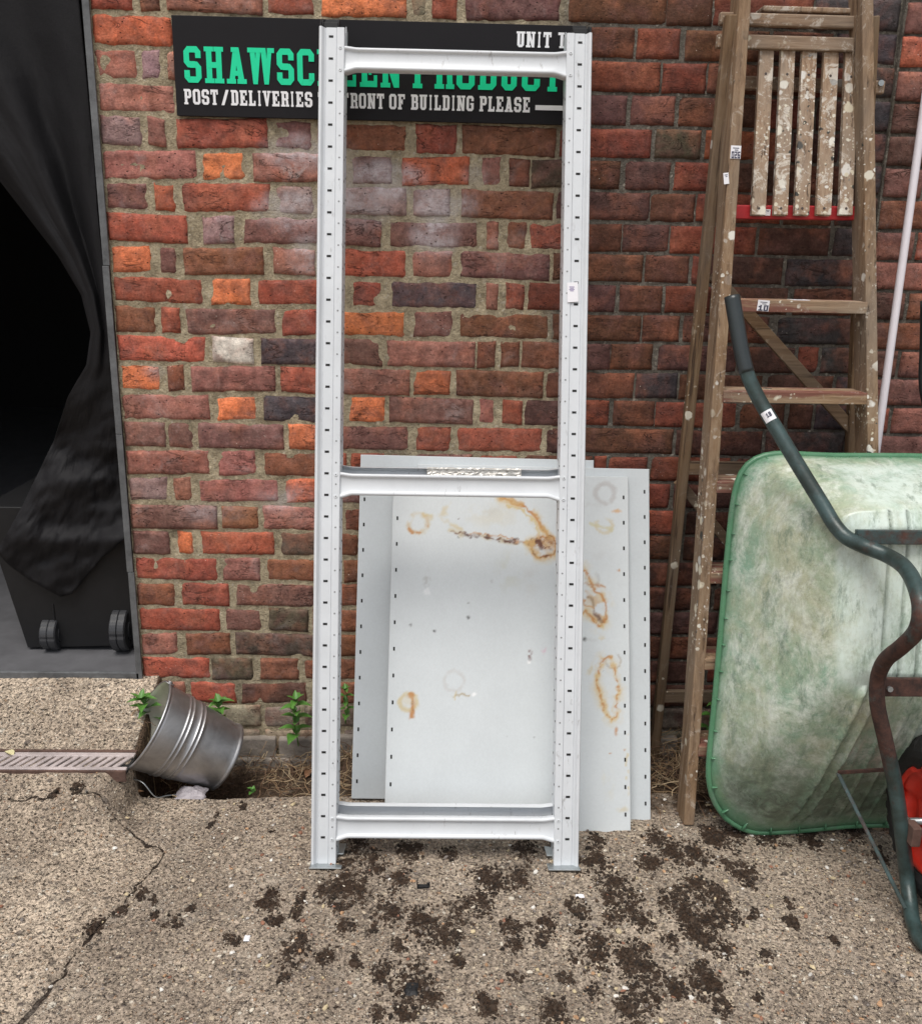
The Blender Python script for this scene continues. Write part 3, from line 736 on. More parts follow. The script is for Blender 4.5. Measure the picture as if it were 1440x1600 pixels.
lime = np.clip(lime*(1.8+1.5*fbm(_V[:, 0]*14, _V[:, 2]*22, 0, 63)), 0, .95)
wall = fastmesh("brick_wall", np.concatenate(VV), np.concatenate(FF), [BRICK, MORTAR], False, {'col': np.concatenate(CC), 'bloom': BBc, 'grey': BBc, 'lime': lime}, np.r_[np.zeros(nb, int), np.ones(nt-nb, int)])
_sm = np.zeros(nt, bool); _sm[:] = True; wall.data.polygons.foreach_set('use_smooth', _sm)
tag(wall, "old red brick wall with patched mortar behind the shelving frames and ladder", "wall")
# solid core behind the facing, returns at the opening
mb = MB()
mb.abox(XJ+.001, 3.6, .028, .24, -.15, 3.3); mb.abox(-5.2, XJ-2.44, .028, .24, -.15, 3.3); mb.abox(XJ-2.44, XJ+.001, .028, .24, 2.44, 3.3)
tag(mb.build("wall_core", [MORTAR], wall), None, None)
# footing of grey blocks under the bottom course
mb = MB()
xx = -.60
while xx < 1.0:
    w = random.uniform(.10, .2); mb.abox(xx, xx+w-.008, -.012-random.uniform(0, .012), .025, -.055, .022+random.uniform(-.006, .004)); xx += w
mb.abox(-.76, 1.1, -.03, .02, -.13, -.045)
fo = mb.build("footing", [CONCB], wall, bevel=.006)

# ------------------------------------------------------------------ dark workshop behind the opening
mb = MB()
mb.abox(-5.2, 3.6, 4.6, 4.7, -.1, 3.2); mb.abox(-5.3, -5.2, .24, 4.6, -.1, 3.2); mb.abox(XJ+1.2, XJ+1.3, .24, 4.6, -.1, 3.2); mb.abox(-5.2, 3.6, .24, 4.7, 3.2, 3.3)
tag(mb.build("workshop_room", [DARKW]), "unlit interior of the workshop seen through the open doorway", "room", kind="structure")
mb = MB(); mb.abox(-5.1, XJ+1.2, .241, 4.6, .10, .214); mb.abox(XJ-2.44, XJ-.001, .0, .241, .10, .214)
tag(mb.build("workshop_floor", [INFLOOR]), "grey painted floor inside the doorway", "floor", kind="structure")
mb = MB(); mb.abox(XJ-2.44, XJ-.004, -.012, -.0005, .17, .2185)
ts = mb.build("door_threshold", [JAMBM], bevel=.002)
tag(ts, "thin dark metal threshold strip at the foot of the doorway", "threshold")
# steel jamb
df = thing("door_frame", (XJ, 0, .21), "grey worn steel door frame edging the brick at the left", "door frame")
mb = MB()
pts = [(-.013, -.012), (.004, -.012), (.004, -.006), (-.006, -.005), (-.008, .10), (-.013, .10)]
for za, zb in ((.2, .52), (.52, .905), (.905, 1.335), (1.335, 2.46)):
    j = random.uniform(-.0015, .0015)
    mb.prism([(p[0]+j, p[1]) for p in pts], (XJ, 0, 0), (1, 0, 0), (0, 1, 0), (0, 0, 1), za, zb-.001)
mb.build("jamb", [JAMBM], df, bevel=.0012)
mb = MB(); mb.abox(XJ-2.44, XJ-.004, -.01, .1, 2.462, 2.50); mb.build("lintel", [JAMBM], df)
mb = MB(); mb.abox(XJ-2.44, XJ-2.41, -.012, .1, .2, 2.46); mb.build("jamb", [JAMBM], df)

# ------------------------------------------------------------------ sign
sA = px2x  # alias
zt, zb = 1.909, 1.689
xl = atY(272, 100, -.012)[0]; xr = 1.02-.02
SX = atY(1000, 100, -.012)[0]
sign = thing("shop_sign", (xl, -.002, zb), "black sign board with green and white lettering on the brick wall behind the frames", "sign")
mb = MB(); mb.abox(xl, .335, -.012, -.001, zb, zt)
mb.build("sign_board", [SIGNM], sign, bevel=.001)
def glyph(ch, t=.30, hb=.17, sf=.13):
    """convex strokes of a slab-serif capital in a unit box"""
    R = []
    def r(x0, x1, y0, y1): R.append([(x0, y0), (x1, y0), (x1, y1), (x0, y1)])
    def stem(x, top=True, bot=True, y0=0, y1=1):
        r(x, x+t, y0, y1)
        if top: r(x-sf*.8, x+t+sf*.8, 1-sf, 1)
        if bot: r(x-sf*.8, x+t+sf*.8, 0, sf)
    def ring(x0, x1, y0, y1, c=.22, tt=None, parts='LTRB', hh=hb):
        tt = tt or t; cx_, cy_ = c, c*.62
        O = [(x0+cx_, y0), (x1-cx_, y0), (x1, y0+cy_), (x1, y1-cy_), (x1-cx_, y1), (x0+cx_, y1), (x0, y1-cy_), (x0, y0+cy_)]
        ix, iy = max(.02, cx_-tt*.45), max(.02, cy_-hh*.4)
        I = [(x0+tt+ix*.3, y0+hh), (x1-tt-ix*.3, y0+hh), (x1-tt, y0+hh+iy*.4), (x1-tt, y1-hh-iy*.4), (x1-tt-ix*.3, y1-hh), (x0+tt+ix*.3, y1-hh), (x0+tt, y1-hh-iy*.4), (x0+tt, y0+hh+iy*.4)]
        nm = {'B': [0], '1': [1], 'R': [2], '2': [3], 'T': [4], '3': [5], 'L': [6], '0': [7]}
        for k in parts:
            for i in nm[k]: j = (i+1) % 8; R.append([O[i], O[j], I[j], I[i]])
    A = 'B1R2T3L0'
    if ch == 'O': ring(0, 1, 0, 1, parts=A)
    elif ch == 'C': ring(0, 1, 0, 1, parts='B1T23L0'); r(1-t, 1, .66, .86); r(1-t, 1, .14, .34)
    elif ch == 'G': ring(0, 1, 0, 1, parts='B1T23L0'); r(1-t, 1, .66, .86); r(1-t, 1, .14, .46); r(.52, 1, .40, .53)
    elif ch == 'S':
        ring(0, 1, .42, 1, .22, parts='T23L0B'); ring(0, 1, 0, .58, .22, parts='B1R20T'); r(1-t, 1, .68, .86); r(0, t, .14, .34)
    elif ch == 'U': ring(0.08, .92, 0, .9, parts='B10'); r(.08, .08+t, .12, 1); r(.92-t, .92, .12, 1); r(-.04, .08+t+.10, 1-sf, 1); r(.92-t-.10, 1.04, 1-sf, 1)
    elif ch == 'D': stem(.1); R.append([(.1, 1-hb), (.75, 1-hb), (.78, 1), (.1, 1)]); R.append([(.1, 0), (.78, 0), (.75, hb), (.1, hb)]); ring(.1, 1, 0, 1, parts='1R2')
    elif ch in 'PR':
        stem(.1); r(.1, .78, 1-hb, 1); r(.1, .78, .40, .40+hb*.9); ring(.1, 1, .40, 1, .2, parts='1R2')
        if ch == 'R': R.append([(.66, .42), (.96, .42), (1., 0), (.70, 0)]); r(.62, 1.08, 0, sf)
    elif ch == 'B':
        stem(.1); r(.1, .76, 1-hb, 1); r(.1, .78, .44, .44+hb*.8); r(.1, .78, 0, hb); ring(.1, .96, .46, 1, .18, parts='1R2'); ring(.1, 1, 0, .56, .18, parts='1R2')
    elif ch in 'EFL':
        stem(.1)
        if ch in 'EF': r(.1, .95, 1-hb, 1); r(.95-t*.6, .95, .68, 1); r(.1, .66, .43, .58); r(.66-.16, .66, .34, .66)
        if ch in 'EL': r(.1, .98, 0, hb); r(.98-t*.6, .98, 0, .33)
    elif ch == 'H': stem(.1); stem(.9-t); r(.2, .8, .42, .58)
    elif ch == 'I': stem(.5-t/2)
    elif ch == 'T': stem(.5-t/2, top=False); r(0, 1, 1-hb, 1); r(0, t*.55, .68, 1); r(1-t*.55, 1, .68, 1)
    elif ch == 'N': stem(.08, bot=True); r(.92-t*.8, .92, 0, 1); r(.92-t*.8-.12, 1.02, 1-sf, 1); R.append([(.08, 1), (.08+t*.95, 1), (.92, 0), (.92-t*.95, 0)])
    elif ch == 'A': R.append([(.36, 1), (.64, 1), (.42-.05, 0), (.08, 0)]); R.append([(.40, 1), (.66, 1), (.94, 0), (.62, 0)]); r(.2, .8, .22, .36); r(-.04, .46, 0, sf); r(.54, 1.04, 0, sf); r(.24, .6, 1-sf, 1)
    elif ch == 'V': R.append([(.04, 1), (.38, 1), (.64, 0), (.36, 0)]); R.append([(.66, 1), (.94, 1), (.62, 0), (.40, 0)]); r(-.06, .46, 1-sf, 1); r(.56, 1.06, 1-sf, 1)
    elif ch == 'W':
        for x in (.0, .45): R.append([(x+.04, 1), (x+.25, 1), (x+.34, 0), (x+.16, 0)]); R.append([(x+.32, 1), (x+.50, 1), (x+.34, 0), (x+.18, 0)])
        r(-.04, .32, 1-sf, 1); r(.38, .66, 1-sf, 1); r(.76, 1.04, 1-sf, 1)
    elif ch == '/': R.append([(.62, 1), (1., 1), (.38, 0), (0, 0)])
    elif ch == '-': r(0, 1, .42, .60)
    elif ch == '1': stem(.5-t/2); r(.05, .5, 1-hb, 1)
    return R
def write(mb, text, x0, x1, zbase, h, wid=None, yf=-.0128, mi=0, t=.30):
    wd = {'I': .62, 'W': 1.45, '/': .95, ' ': .6, 'L': .92, '1': .7, 'A': 1.08, 'N': 1.12, 'H': 1.12, '-': 1.0}
    tot = sum(wd.get(c, 1.) for c in text)+.20*(len(text)-1)
    u = (x1-x0)/tot; x = x0
    for c in text:
        w = wd.get(c, 1.)*u
        for q, poly in enumerate(glyph(c, t=t/ max(.75, wd.get(c, 1.)) if c not in 'IT1' else t)):
            mb.prism([(px*w, py*h) for px, py in poly], (x, yf, zbase), (1, 0, 0), (0, 0, 1), (0, -1, 0), 0, .0004+.00006*q, mi)
        x += w+.20*u
def sgn(px, py): return atY(px, py, -.013)
for nm, text, a, b, h0, h1, m in (("green_lettering", "SHAWSC", 288, 491, 130, 72, GREENL), ("green_lettering", "REEN", 496, 626, 0, 0, GREENL), ("green_lettering", "PRODUCTS", 645, 912, 0, 0, GREENL),
                       ("white_lettering", "POST", 288, 341, 163, 139, WHITEW), ("white_lettering", "/", 346, 358, 0, 0, WHITEW), ("white_lettering", "DELIVERIES", 361, 488, 0, 0, WHITEW), ("white_lettering", "TO", 497, 526, 0, 0, WHITEW), ("white_lettering", "FRONT", 534, 600, 0, 0, WHITEW), ("white_lettering", "OF", 608, 633, 0, 0, WHITEW), ("white_lettering", "BUILDING", 642, 740, 0, 0, WHITEW), ("white_lettering", "PLEASE", 749, 828, 0, 0, WHITEW),
                       ("white_lettering", "UNIT", 807, 861, 0, 0, WHITEW), ("white_lettering", "1", 871, 884, 0, 0, WHITEW)):
    row = 0 if nm[0] == 'g' else (2 if text in ("UNIT", "1") else 1)
    zb_, ht = {0: (sgn(295, 129)[2], sgn(295, 72)[2]-sgn(295, 129)[2]), 1: (sgn(295, 163)[2], sgn(295, 139)[2]-sgn(295, 163)[2]), 2: (sgn(807, 73.5)[2], sgn(807, 49)[2]-sgn(807, 73.5)[2])}[row]
    yy = {0: 105, 1: 155, 2: 60}[row]
    if row == 0: text, zz = text, zb_
    mb = MB(); write(mb, text, sgn(a, yy)[0], sgn(b, yy)[0], zb_, ht, t=.32 if row == 0 else .34)
    if text == "1" : pass
    mb.build(nm, [m], sign)
mb = MB(); p0, p1 = sgn(836, 168), sgn(905, 168); mb.abox(p0[0], p1[0], -.0134, -.0122, p0[2]-.0055, p0[2]+.0055); mb.build("white_dash", [WHITEW], sign)
def A_(p): return np.array(p, float)
def nrm(v): v = A_(v); return v/np.linalg.norm(v)
# ------------------------------------------------------------------ shelving end frames
BLp, BRp = atZ(485, 1351, .004), atZ(904, 1354, .004)
TLp = atY(498, 40, -.105)
ru = nrm(BRp-BLp); rv = TLp-BLp; rv = nrm(rv-ru*0); RL = np.linalg.norm(TLp-BLp)
rw = np.cross(ru, rv); rw = nrm(rw); RWID = np.linalg.norm(BRp-BLp)
PROF = [(.0006, -.034), (.0006, -.003), (.0025, -.0004), (.0065, -.0004), (.0088, -.0028), (.0120, -.0072), (.0158, -.0098), (.0170, -.0070), (.0395, -.0070), (.0402, -.0082), (.0412, -.0050), (.0570, -.0050), (.0584, -.0064), (.0584, -.034)]
def sheet(poly, th):
    P = [A_(p) for p in poly]; out = []
    for i, p in enumerate(P):
        a = P[max(0, i-1)]; b = P[min(len(P)-1, i+1)]; t = nrm(b-a); out.append(tuple(p-th*A_((-t[1], t[0]))*1.0))
    return [tuple(p) for p in P]+out[::-1]
def upright_frame(name, o, u, v, w, label, top_cap=True, voff=0.):
    """two slotted posts and three cross bars; o = outer foot of the left post, u across, v up the frame, w towards its front"""
    root = thing(name, o, label, "shelving frame", "shelving end frames leaning on the wall")
    flip = np.dot(np.cross(u, v), w) < 0
    for side in (0, 1):
        U = (lambda q: q) if side == 0 else (lambda q: RWID-q)
        mb = MB()
        pl = [(U(a), b) for a, b in sheet(PROF, .0014)]
        mb.prism(pl, o, u, w, v, .0, RL, 0)
        if (np.dot(np.cross(u, w), v) < 0):
            mb.f = [f[::-1] for f in mb.f]
        k = 0
        vv = RL-.0205
        while vv > .02:
            mb.box(o+u*U(.0275)+v*vv+w*(-.0070), u*.0050, v*.0026, w*.0004, 1)
            vv -= .0499
        vv = RL-.0205-.025
        while vv > .03:
            c = o+u*U(.0492)+v*vv
            mb.prism([(.0021*math.cos(q*math.pi/4), .0021*math.sin(q*math.pi/4)) for q in range(8)], c, u, v, w, -.0052, -.0046, 2)
            c2 = o+u*U(.0588)+v*vv+w*(-.020)
            mb.prism([(.0026*math.cos(q*math.pi/4), .0026*math.sin(q*math.pi/4)) for q in range(8)], c2, w, v, u*(1 if side == 0 else -1), -.0002, .0003, 1)
            vv -= .0499
        for vb in (RL-.046, RL-.096, .911-.004, .911-.054, .107-.001, .107-.050):
            mb.tube([o+u*U(.0492)+v*vb+w*(-.0050), o+u*U(.0492)+v*vb+w*(-.0034)], [.0044, .0036], 14)
            mb.tube([o+u*U(.0492)+v*vb+w*(-.0035), o+u*U(.0492)+v*vb+w*(-.0030)], .0012, 8, 1)
        post = mb.build("post", [RACKM, HOLE, m_hole2], root)
        mb = MB(); c = o+u*U(.030)
        mb.box(c+u*(.006 if side == 0 else -.006)*1+w*(-.014)-v*.0015, u*.0375, w*.032, v*.0015, 0)
        mb.box(c+u*(0)+w*(-.034)+v*.006, u*.030, w*.0012, v*.008, 0)
        mb.build("foot_plate", [GALV], root, bevel=.001)
        mb = MB()
        mb.box(o+u*U(.026)+w*(-.024)+v*(RL+.004), u*.0165, w*.010, v*.012, 0)
        mb.box(o+u*U(.0035)+w*(-.020)+v*(RL+.004), u*.0022, w*.012, v*.012, 0)
        if top_cap: mb.build("end_cap", [BLACKP], root, bevel=.0012)
    for vt in (RL-.046, .911-.004, .107-.001):
        mb = MB(); a, b = .046, RWID-.046; n = 40; h = .050
        us = np.concatenate([np.linspace(a, a+.05, 14), np.linspace(a+.06, b-.06, 12), np.linspace(b-.05, b, 14)])
        prof = []
        for q in us:
            e = min(q-a, b-q); fl = .0075*(1-sstep(.010, .042, e)); prof.append((q, fl))
        rows = []
        for q, fl in prof:
            top, bot = .0022+fl*.45, -h+.004-fl
            rows.append([o+u*q+v*(vt+c)+w*d for c, d in [(top-.001, -.030), (top+.001, -.012), (top, -.0075), (top-.0025, -.0062), (top-.0065, -.0066), (top-.0080, -.0105), (top-.0095, -.0115),
                         (bot+.0100, -.0115), (bot+.0085, -.0105), (bot+.0070, -.0066), (bot+.0028, -.0060), (bot, -.0072), (bot-.001, -.012), (bot+.001, -.030)]])
        mb.grid(rows, flip=not flip)
        bar = mb.build("cross_bar", [RACKM], root, smooth=True)
    return root
m_hole2 = m_flat("punched_hole", (.22, .225, .23), .6)
frameA = upright_frame("shelving_frame", BLp, ru, rv, rw, "white slotted metal shelving end frame in front, price sticker on its right post")
oB = BLp-rw*.0705+rv*.017+ru*.0005
_k = ru*0
frameB = upright_frame("shelving_frame", oB, ru, rv, -rw, "second white shelving frame nested behind the front one, foil tape on its middle bar")
# sticker on the right post
mb = MB(); c = BLp+ru*(RWID-.036)+rv*((1354-445)/1312*RL)+rw*(-.0030)
mb.box(c, (ru*.0125+rv*.001), (rv*.0225-ru*.001), rw*.0004)
pl = mb.build("price_sticker", [PAPER], frameA)
mb = MB()
for k in range(4): mb.box(c+rw*.0005+rv*(.012-.003*k)+ru*(-.002), ru*(.006-.0015*(k % 2)), rv*.0007, rw*.0002)
mb.build("print", [m_flat("purple_ink", (.16, .10, .30), .6)], pl)
# foil tape on the rear frame's middle bar
mb = MB(); n1, n2 = 60, 10
x0 = atP(668, 734, oB+rw*.02, rw); x1 = atP(815, 736, oB+rw*.02, rw)
ua, ub = np.dot(x0-oB, ru), np.dot(x1-oB, ru); P = np.zeros((n1, n2, 3))
for i in range(n1):
    for j in range(n2):
        q = ua+(ub-ua)*i/(n1-1); hgt = .907+.0042-.022+.022*j/(n2-1)+.0012*noise(i*.5, j*.1, 0, 3)*(j in (0, n2-1))
        P[i, j] = oB+ru*q+rv*hgt+rw*(.0142+.010+.0016*fbm(i*.35, j*.5, 0, 5)+.0012*noise(i*.9, j*1.1, 0, 6))
Pb = P-rw*.012
mb.grid(P); mb.grid(Pb, flip=True)
ft = mb.build("foil_tape", [FOIL], frameB)

# ------------------------------------------------------------------ loose shelf panels
def m_panel():
    t = NT("shelf_panel")
    c = t.mix(1., t.attr("col"), t.ramp(t.noise(5, 5, .65), [(.25, .93), (.75, 1.04)]), 'MULTIPLY')
    c = t.mix(1., c, t.ramp(t.noise(160, 3, .7), [(.3, .965), (.7, 1.02)]), 'MULTIPLY')
    sc = t.math('MULTIPLY', t.ramp(t.noise(38, 5, .8, t.map((1, 1, .25), (0, .4, 0))), [(.66, 0.), (.72, .35)]), t.ramp(t.noise(4, 3), [(.48, 0.), (.6, 1.)]))
    c = t.mix(sc, c, (.42, .42, .41))
    return t.fin(c, t.ramp(t.noise(14, 5), [(.3, .38), (.7, .55)]), 0., t.bump(t.noise(300, 2), .05, .001))
SHELFM = m_panel()
PCOL = A_((.60, .635, .65))
def stain_colors(toUV, UU, VV_):
    """rust rings, drips and smudges of the front panel, drawn in the panel's own metres"""
    n = UU.shape; col = np.tile(PCOL, (*n, 1)).astype(float)
    wx = UU+.0035*fbm(UU*60, VV_*60, 0, 91)+.002*noise(UU*200, VV_*200, 0, 93); wy = VV_+.0035*fbm(UU*60, VV_*60, 0, 92)+.002*noise(UU*200, VV_*200, 0, 94)
    K = 1/680.
    def put(mask, c, a):
        m = np.clip(mask, 0, 1)[..., None]*a; col[:] = col*(1-m)+A_(c)*m
    RU, RD, YE, GR = (.46, .20, .05), (.085, .028, .02), (.56, .44, .20), (.40, .40, .39)
    nz = .5+.5*fbm(UU*45, VV_*45, 0, 95); nf = .5+.5*fbm(UU*120, VV_*120, 0, 96)
    def line(pts, w, c, a, gate=None, warp=1.):
        P = [toUV(*p) for p in pts]; D = seg_dist(wx+.004*warp*noise(UU*90, VV_*90, 0, 97), wy+.004*warp*noise(UU*90, VV_*90, 0, 98), P)
        m = np.clip(1.35-D/(w*1.25*K), 0, 1); put(m*(gate if gate is not None else 1), c, a)
    def ring(px, py, r, w, c, a, gate=None, asp=1.):
        cu, cv = toUV(px, py); D = np.abs(np.hypot(wx-cu, (wy-cv)/asp)-r*K); put(np.clip(1.3-D/(w*K), 0, 1)*(gate if gate is not None else 1), c, a)
    def blob(px, py, rx, ry, c, a, gate=None):
        cu, cv = toUV(px, py); D = np.hypot((wx-cu)/(rx*K), (wy-cv)/(ry*K)); put(np.clip(1.5-1.5*D, 0, 1)*(gate if gate is not None else 1), c, a)
    g1 = sstep(.35, .65, nz); g2 = sstep(.4, .6, nf); g3 = sstep(.5, .75, nz)
    # upper left ring and trailing stain
    ring(653, 818, 17, 5, YE, .45, sstep(.25, .6, nz)); 
    cu, cv = toUV(653, 818); ring(653, 818, 17, 3, RU, .85, sstep(.0, -.3, (wy-cv)*K**-1/17)*g2+.25*g1)
    line([(680, 806), (694, 800), (697, 785)], 5, YE, .5, g1); line([(660, 806), (688, 812), (720, 826)], 3, YE, .6, g1)
    blob(768, 806, 60, 26, YE, .22, g1); blob(765, 800, 25, 12, GR, .18, g1)
    line([(694, 827), (721, 834), (760, 839), (791, 845), (830, 849), (853, 851)], 4.5, YE, .55, g1)
    line([(706, 831), (740, 836), (765, 840), (800, 847), (853, 851)], 1.9, (.16, .06, .03), .9, (.45+.55*g2)*sstep(.1, .4, nz)); line([(735, 832), (775, 836), (815, 846), (850, 858)], 1.3, RU, .8, sstep(.2, .5, nz)); line([(780, 846), (810, 843), (845, 846)], 1.2, RD, .8, g2); line([(728, 836), (765, 838)], 3.2, RD, .9, g2)
    C1 = [(783, 780), (800, 785), (814, 789), (830, 800), (838, 812), (849, 830), (863, 839), (869, 851), (867, 866), (846, 872), (832, 863), (826, 849), (840, 842), (856, 838)]
    line(C1, 4.5, (.55, .33, .10), .75, sstep(.2, .5, nz)); line(C1, 1.7, RU, .95, None); line(C1[5:], 1.2, RD, .8, g2)
    line([(800, 780), (822, 790), (838, 808), (850, 826), (862, 850)], 2., RU, .8, g1); line([(790, 790), (815, 795), (832, 812), (842, 835)], 1.6, YE, .8)
    line(C1, 9, (.60, .46, .22), .45, g1); blob(850, 850, 30, 20, (.50, .29, .10), .75, sstep(.25, .5, nz)); blob(848, 850, 26, 13, (.30, .11, .04), .75, sstep(.42, .56, nf)); blob(850, 853, 20, 11, RD, .85, sstep(.50, .62, nf)); blob(838, 845, 22, 7, RD, .8, sstep(.52, .62, nf))
    blob(795, 892, 32, 45, (.50, .50, .40), .35, g1); blob(830, 905, 18, 40, (.52, .50, .46), .25, g1)
    blob(667, 908, 9, 14, GR, .6, g2); blob(666, 924, 8, 7, (.85, .86, .87), .9, g1); blob(668, 900, 7, 18, (.5, .5, .5), .4, g2)
    for px, py, r, c, a in ((679, 986, 3.2, (.05, .05, .05), 1), (730, 964, 3.5, (.12, .12, .12), .9), (641, 976, 3, (.2, .2, .2), .8), (768, 909, 4, (.45, .46, .47), .7), (913, 1000, 4, (.08, .08, .08), .9), (966, 892, 3.5, RU, .9), (731, 943, 1.8, (.2, .2, .2), .8),
                            (715, 840, 2, (.1, .1, .1), .8), (717, 810, 1.8, (.15, .1, .1), .8), (741, 1085, 4, (.9, .9, .9), .8), (735, 840, 2, RD, .8), (790, 1150, 1.5, (.2, .2, .2), .7), (834, 1152, 2, (.2, .2, .2), .6), (952, 1177, 2, RU, .7), (975, 1172, 2, RU, .7)):
        blob(px, py, r*1.25, r*1.25, c, a)
    blob(827, 1022, 6, 15, (.14, .04, .035), .85, g2); blob(849, 1015, 5, 9, (.62, .42, .50), .7, g2); blob(825, 1036, 4, 4, (.86, .86, .86), .8)
    ring(709, 1064, 17, 4, (.50, .48, .46), .5, sstep(.3, .55, nz)); line([(702, 1088), (722, 1085), (735, 1086)], 1.6, (.35, .25, .10), .8, g1); line([(712, 1082), (710, 1092)], 1.2, YE, .7)
    ring(638, 1097, 14, 4.5, YE, .7, sstep(.25, .5, nz)); line([(640, 1086), (646, 1092), (645, 1104), (642, 1120)], 3.2, RU, .9, sstep(.25, .45, nz)); line([(645, 1098), (645, 1108)], 2, RD, .9, g2); blob(638, 1095, 15, 12, (.60, .50, .30), .4, g1)
    # strip to the right of the frame
    ring(945, 771, 17, 5, (.44, .42, .41), .62, sstep(.2, .4, nz)); line([(912, 790), (930, 789), (950, 792)], 3, (.5, .5, .5), .3, g1)
    ring(943, 820, 14, 3.5, YE, .55, sstep(.25, .5, nz)); blob(963, 799, 11, 4, (.60, .33, .12), .8); line([(922, 819), (940, 824), (955, 828)], 2, (.55, .50, .28), .7)
    C2 = [(905, 886), (918, 900), (928, 920), (940, 930), (947, 945), (944, 965), (938, 978), (925, 965), (915, 955), (905, 962)]
    line(C2, 11, (.62, .50, .28), .4, g1); line([(908, 925), (925, 935), (938, 950), (934, 966)], 7, (.46, .24, .08), .6, sstep(.4, .6, nz)); line(C2, 5, (.56, .40, .18), .7, sstep(.2, .5, nz)); line(C2, 1.8, RU, .9, sstep(.2, .4, nf)); line([(905, 915), (925, 912), (945, 918)], 2.2, RU, .8, g1)
    line([(905, 938), (918, 932), (926, 940), (930, 958), (938, 970)], 2.4, RD, .75, g1); line([(905, 930), (915, 945), (928, 950)], 1.8, RU, .8); blob(922, 940, 22, 26, (.60, .48, .28), .35, g1)
    line([(940, 980), (941, 996)], 3, YE, .5, g1); blob(924, 1000, 14, 5, GR, .3, g1); ring(925, 905, 12, 3, GR, .4, g1)
    ring(957, 1032, 13, 1.8, (.40, .36, .32), .7, sstep(.2, .4, nz))
    C3 = [(953, 1026), (942, 1030), (934, 1048), (932, 1066), (937, 1090), (945, 1112), (955, 1126), (962, 1118), (965, 1092), (965, 1062), (957, 1038)]
    line(C3, 10, (.62, .50, .28), .38, g1); line(C3, 4.5, (.60, .44, .20), .75, sstep(.15, .45, nz)); line(C3, 1.7, RU, .85, sstep(.3, .5, nf)); blob(944, 1035, 16, 14, (.58, .40, .16), .55, g1)
    line([(930, 1056), (925, 1046), (918, 1052)], 3, YE, .5, g1); blob(962, 1143, 4, 8, RU, .75); line([(944, 1045), (934, 1068)], 1.5, RD, .7, g2)
    blob(950, 1225, 14, 40, (.62, .58, .44), .35, g1); blob(972, 1265, 14, 6, YE, .45, g1); line([(979, 1150), (981, 1240)], 1.6, YE, .6, g2)
    blob(940, 850, 40, 50, (.60, .61, .61), .18, g1); blob(935, 870, 26, 12, (.5, .5, .5), .22, g1)
    return np.clip(col, 0, 1)
def shelf_panel(bl, br, tl, tr, yb, yt, label, stains=False, slots=(1, 1), pitch=.0667, v0=.045):
    o, p1, p2 = atY(*bl, yb), atY(*br, yb), atY(*tl, yt)
    o = A_(o); u = nrm(p1-o); v = nrm(p2-o); w = nrm(np.cross(u, v)); v = np.cross(w, u)
    Wd, Hd = np.dot(p1-o, u), np.dot(p2-o, v)
    root = thing("shelf_panel", o, label, "shelf panel", "loose shelf panels stacked against the wall")
    st = .0027 if stains else .05
    us = np.linspace(.0015, Wd-.0015, max(4, int(Wd/st))); vs = np.linspace(.0015, Hd-.0015, max(4, int(Hd/st)))
    UU, VV_ = np.meshgrid(us, vs, indexing='ij')
    P = o+u*UU[..., None]+v*VV_[..., None]
    mb = MB(); mb.grid(P)
    def toUV(px, py):
        q = atP(px, py, o, w)-o; return (np.dot(q, u), np.dot(q, v))
    cols = stain_colors(toUV, UU, VV_).reshape(-1, 3) if stains else np.tile(PCOL*A_((.95, .96, .97)), (UU.size, 1))
    n0 = len(mb.v)
    th = .024
    # rolled edge and folded lip
    ring_ = [(0, 0, Wd, Hd, -.0012), (0, 0, Wd, Hd, -th), (.012, .012, Wd-.012, Hd-.012, -th)]
    L0 = [(.0015, .0015, Wd-.0015, Hd-.0015, 0)]+ring_
    for (a0, b0, a1, b1, d) in L0:
        mb.v += [tuple(o+u*a+v*b+w*d) for a, b in ((a0, b0), (a1, b0), (a1, b1), (a0, b1))]
    for k in range(len(L0)-1):
        for j in range(4):
            a = n0+k*4+j; b = n0+k*4+(j+1) % 4; mb.f.append((a, a+4, b+4, b)); mb.mi.append(0)
    # back face, open underside
    mb.v += [tuple(o+u*a+v*b-w*.003) for a, b in ((.002, .002), (Wd-.002, .002), (Wd-.002, Hd-.002), (.002, Hd-.002))]; k = len(mb.v)-4; mb.f.append((k, k+3, k+2, k+1)); mb.mi.append(0)
    nn = len(mb.v)-n0
    for sd, uu in ((0, .013), (1, Wd-.013)):
        if not slots[sd]: continue
        vv = v0
        while vv < Hd-.02:
            mb.box(o+u*uu+v*vv+w*.0002, u*.0022, v*.0048, w*.0004, 1); vv += pitch
    cols = np.concatenate([cols, np.tile(PCOL, (len(mb.v)-len(cols), 1))])
    mb.build("panel_sheet", [SHELFM, HOLE], root, attrs={'col': cols})
    return root
shelf_panel((549, 1248), (920, 1253), (557, 710), (928, 714), -.318, -.034, "pale grey metal shelf panel at the back of the stack, its slotted edge furthest left")
shelf_panel((640, 1280), (1016, 1284), (652, 725), (1005, 730), -.392, -.062, "pale grey metal shelf panel in the middle of the stack, sticking out furthest right")
pC = shelf_panel((600, 1298), (985, 1302), (613, 737), (973, 739), -.440, -.091, "rust stained pale metal shelf panel at the front of the stack", stains=True)

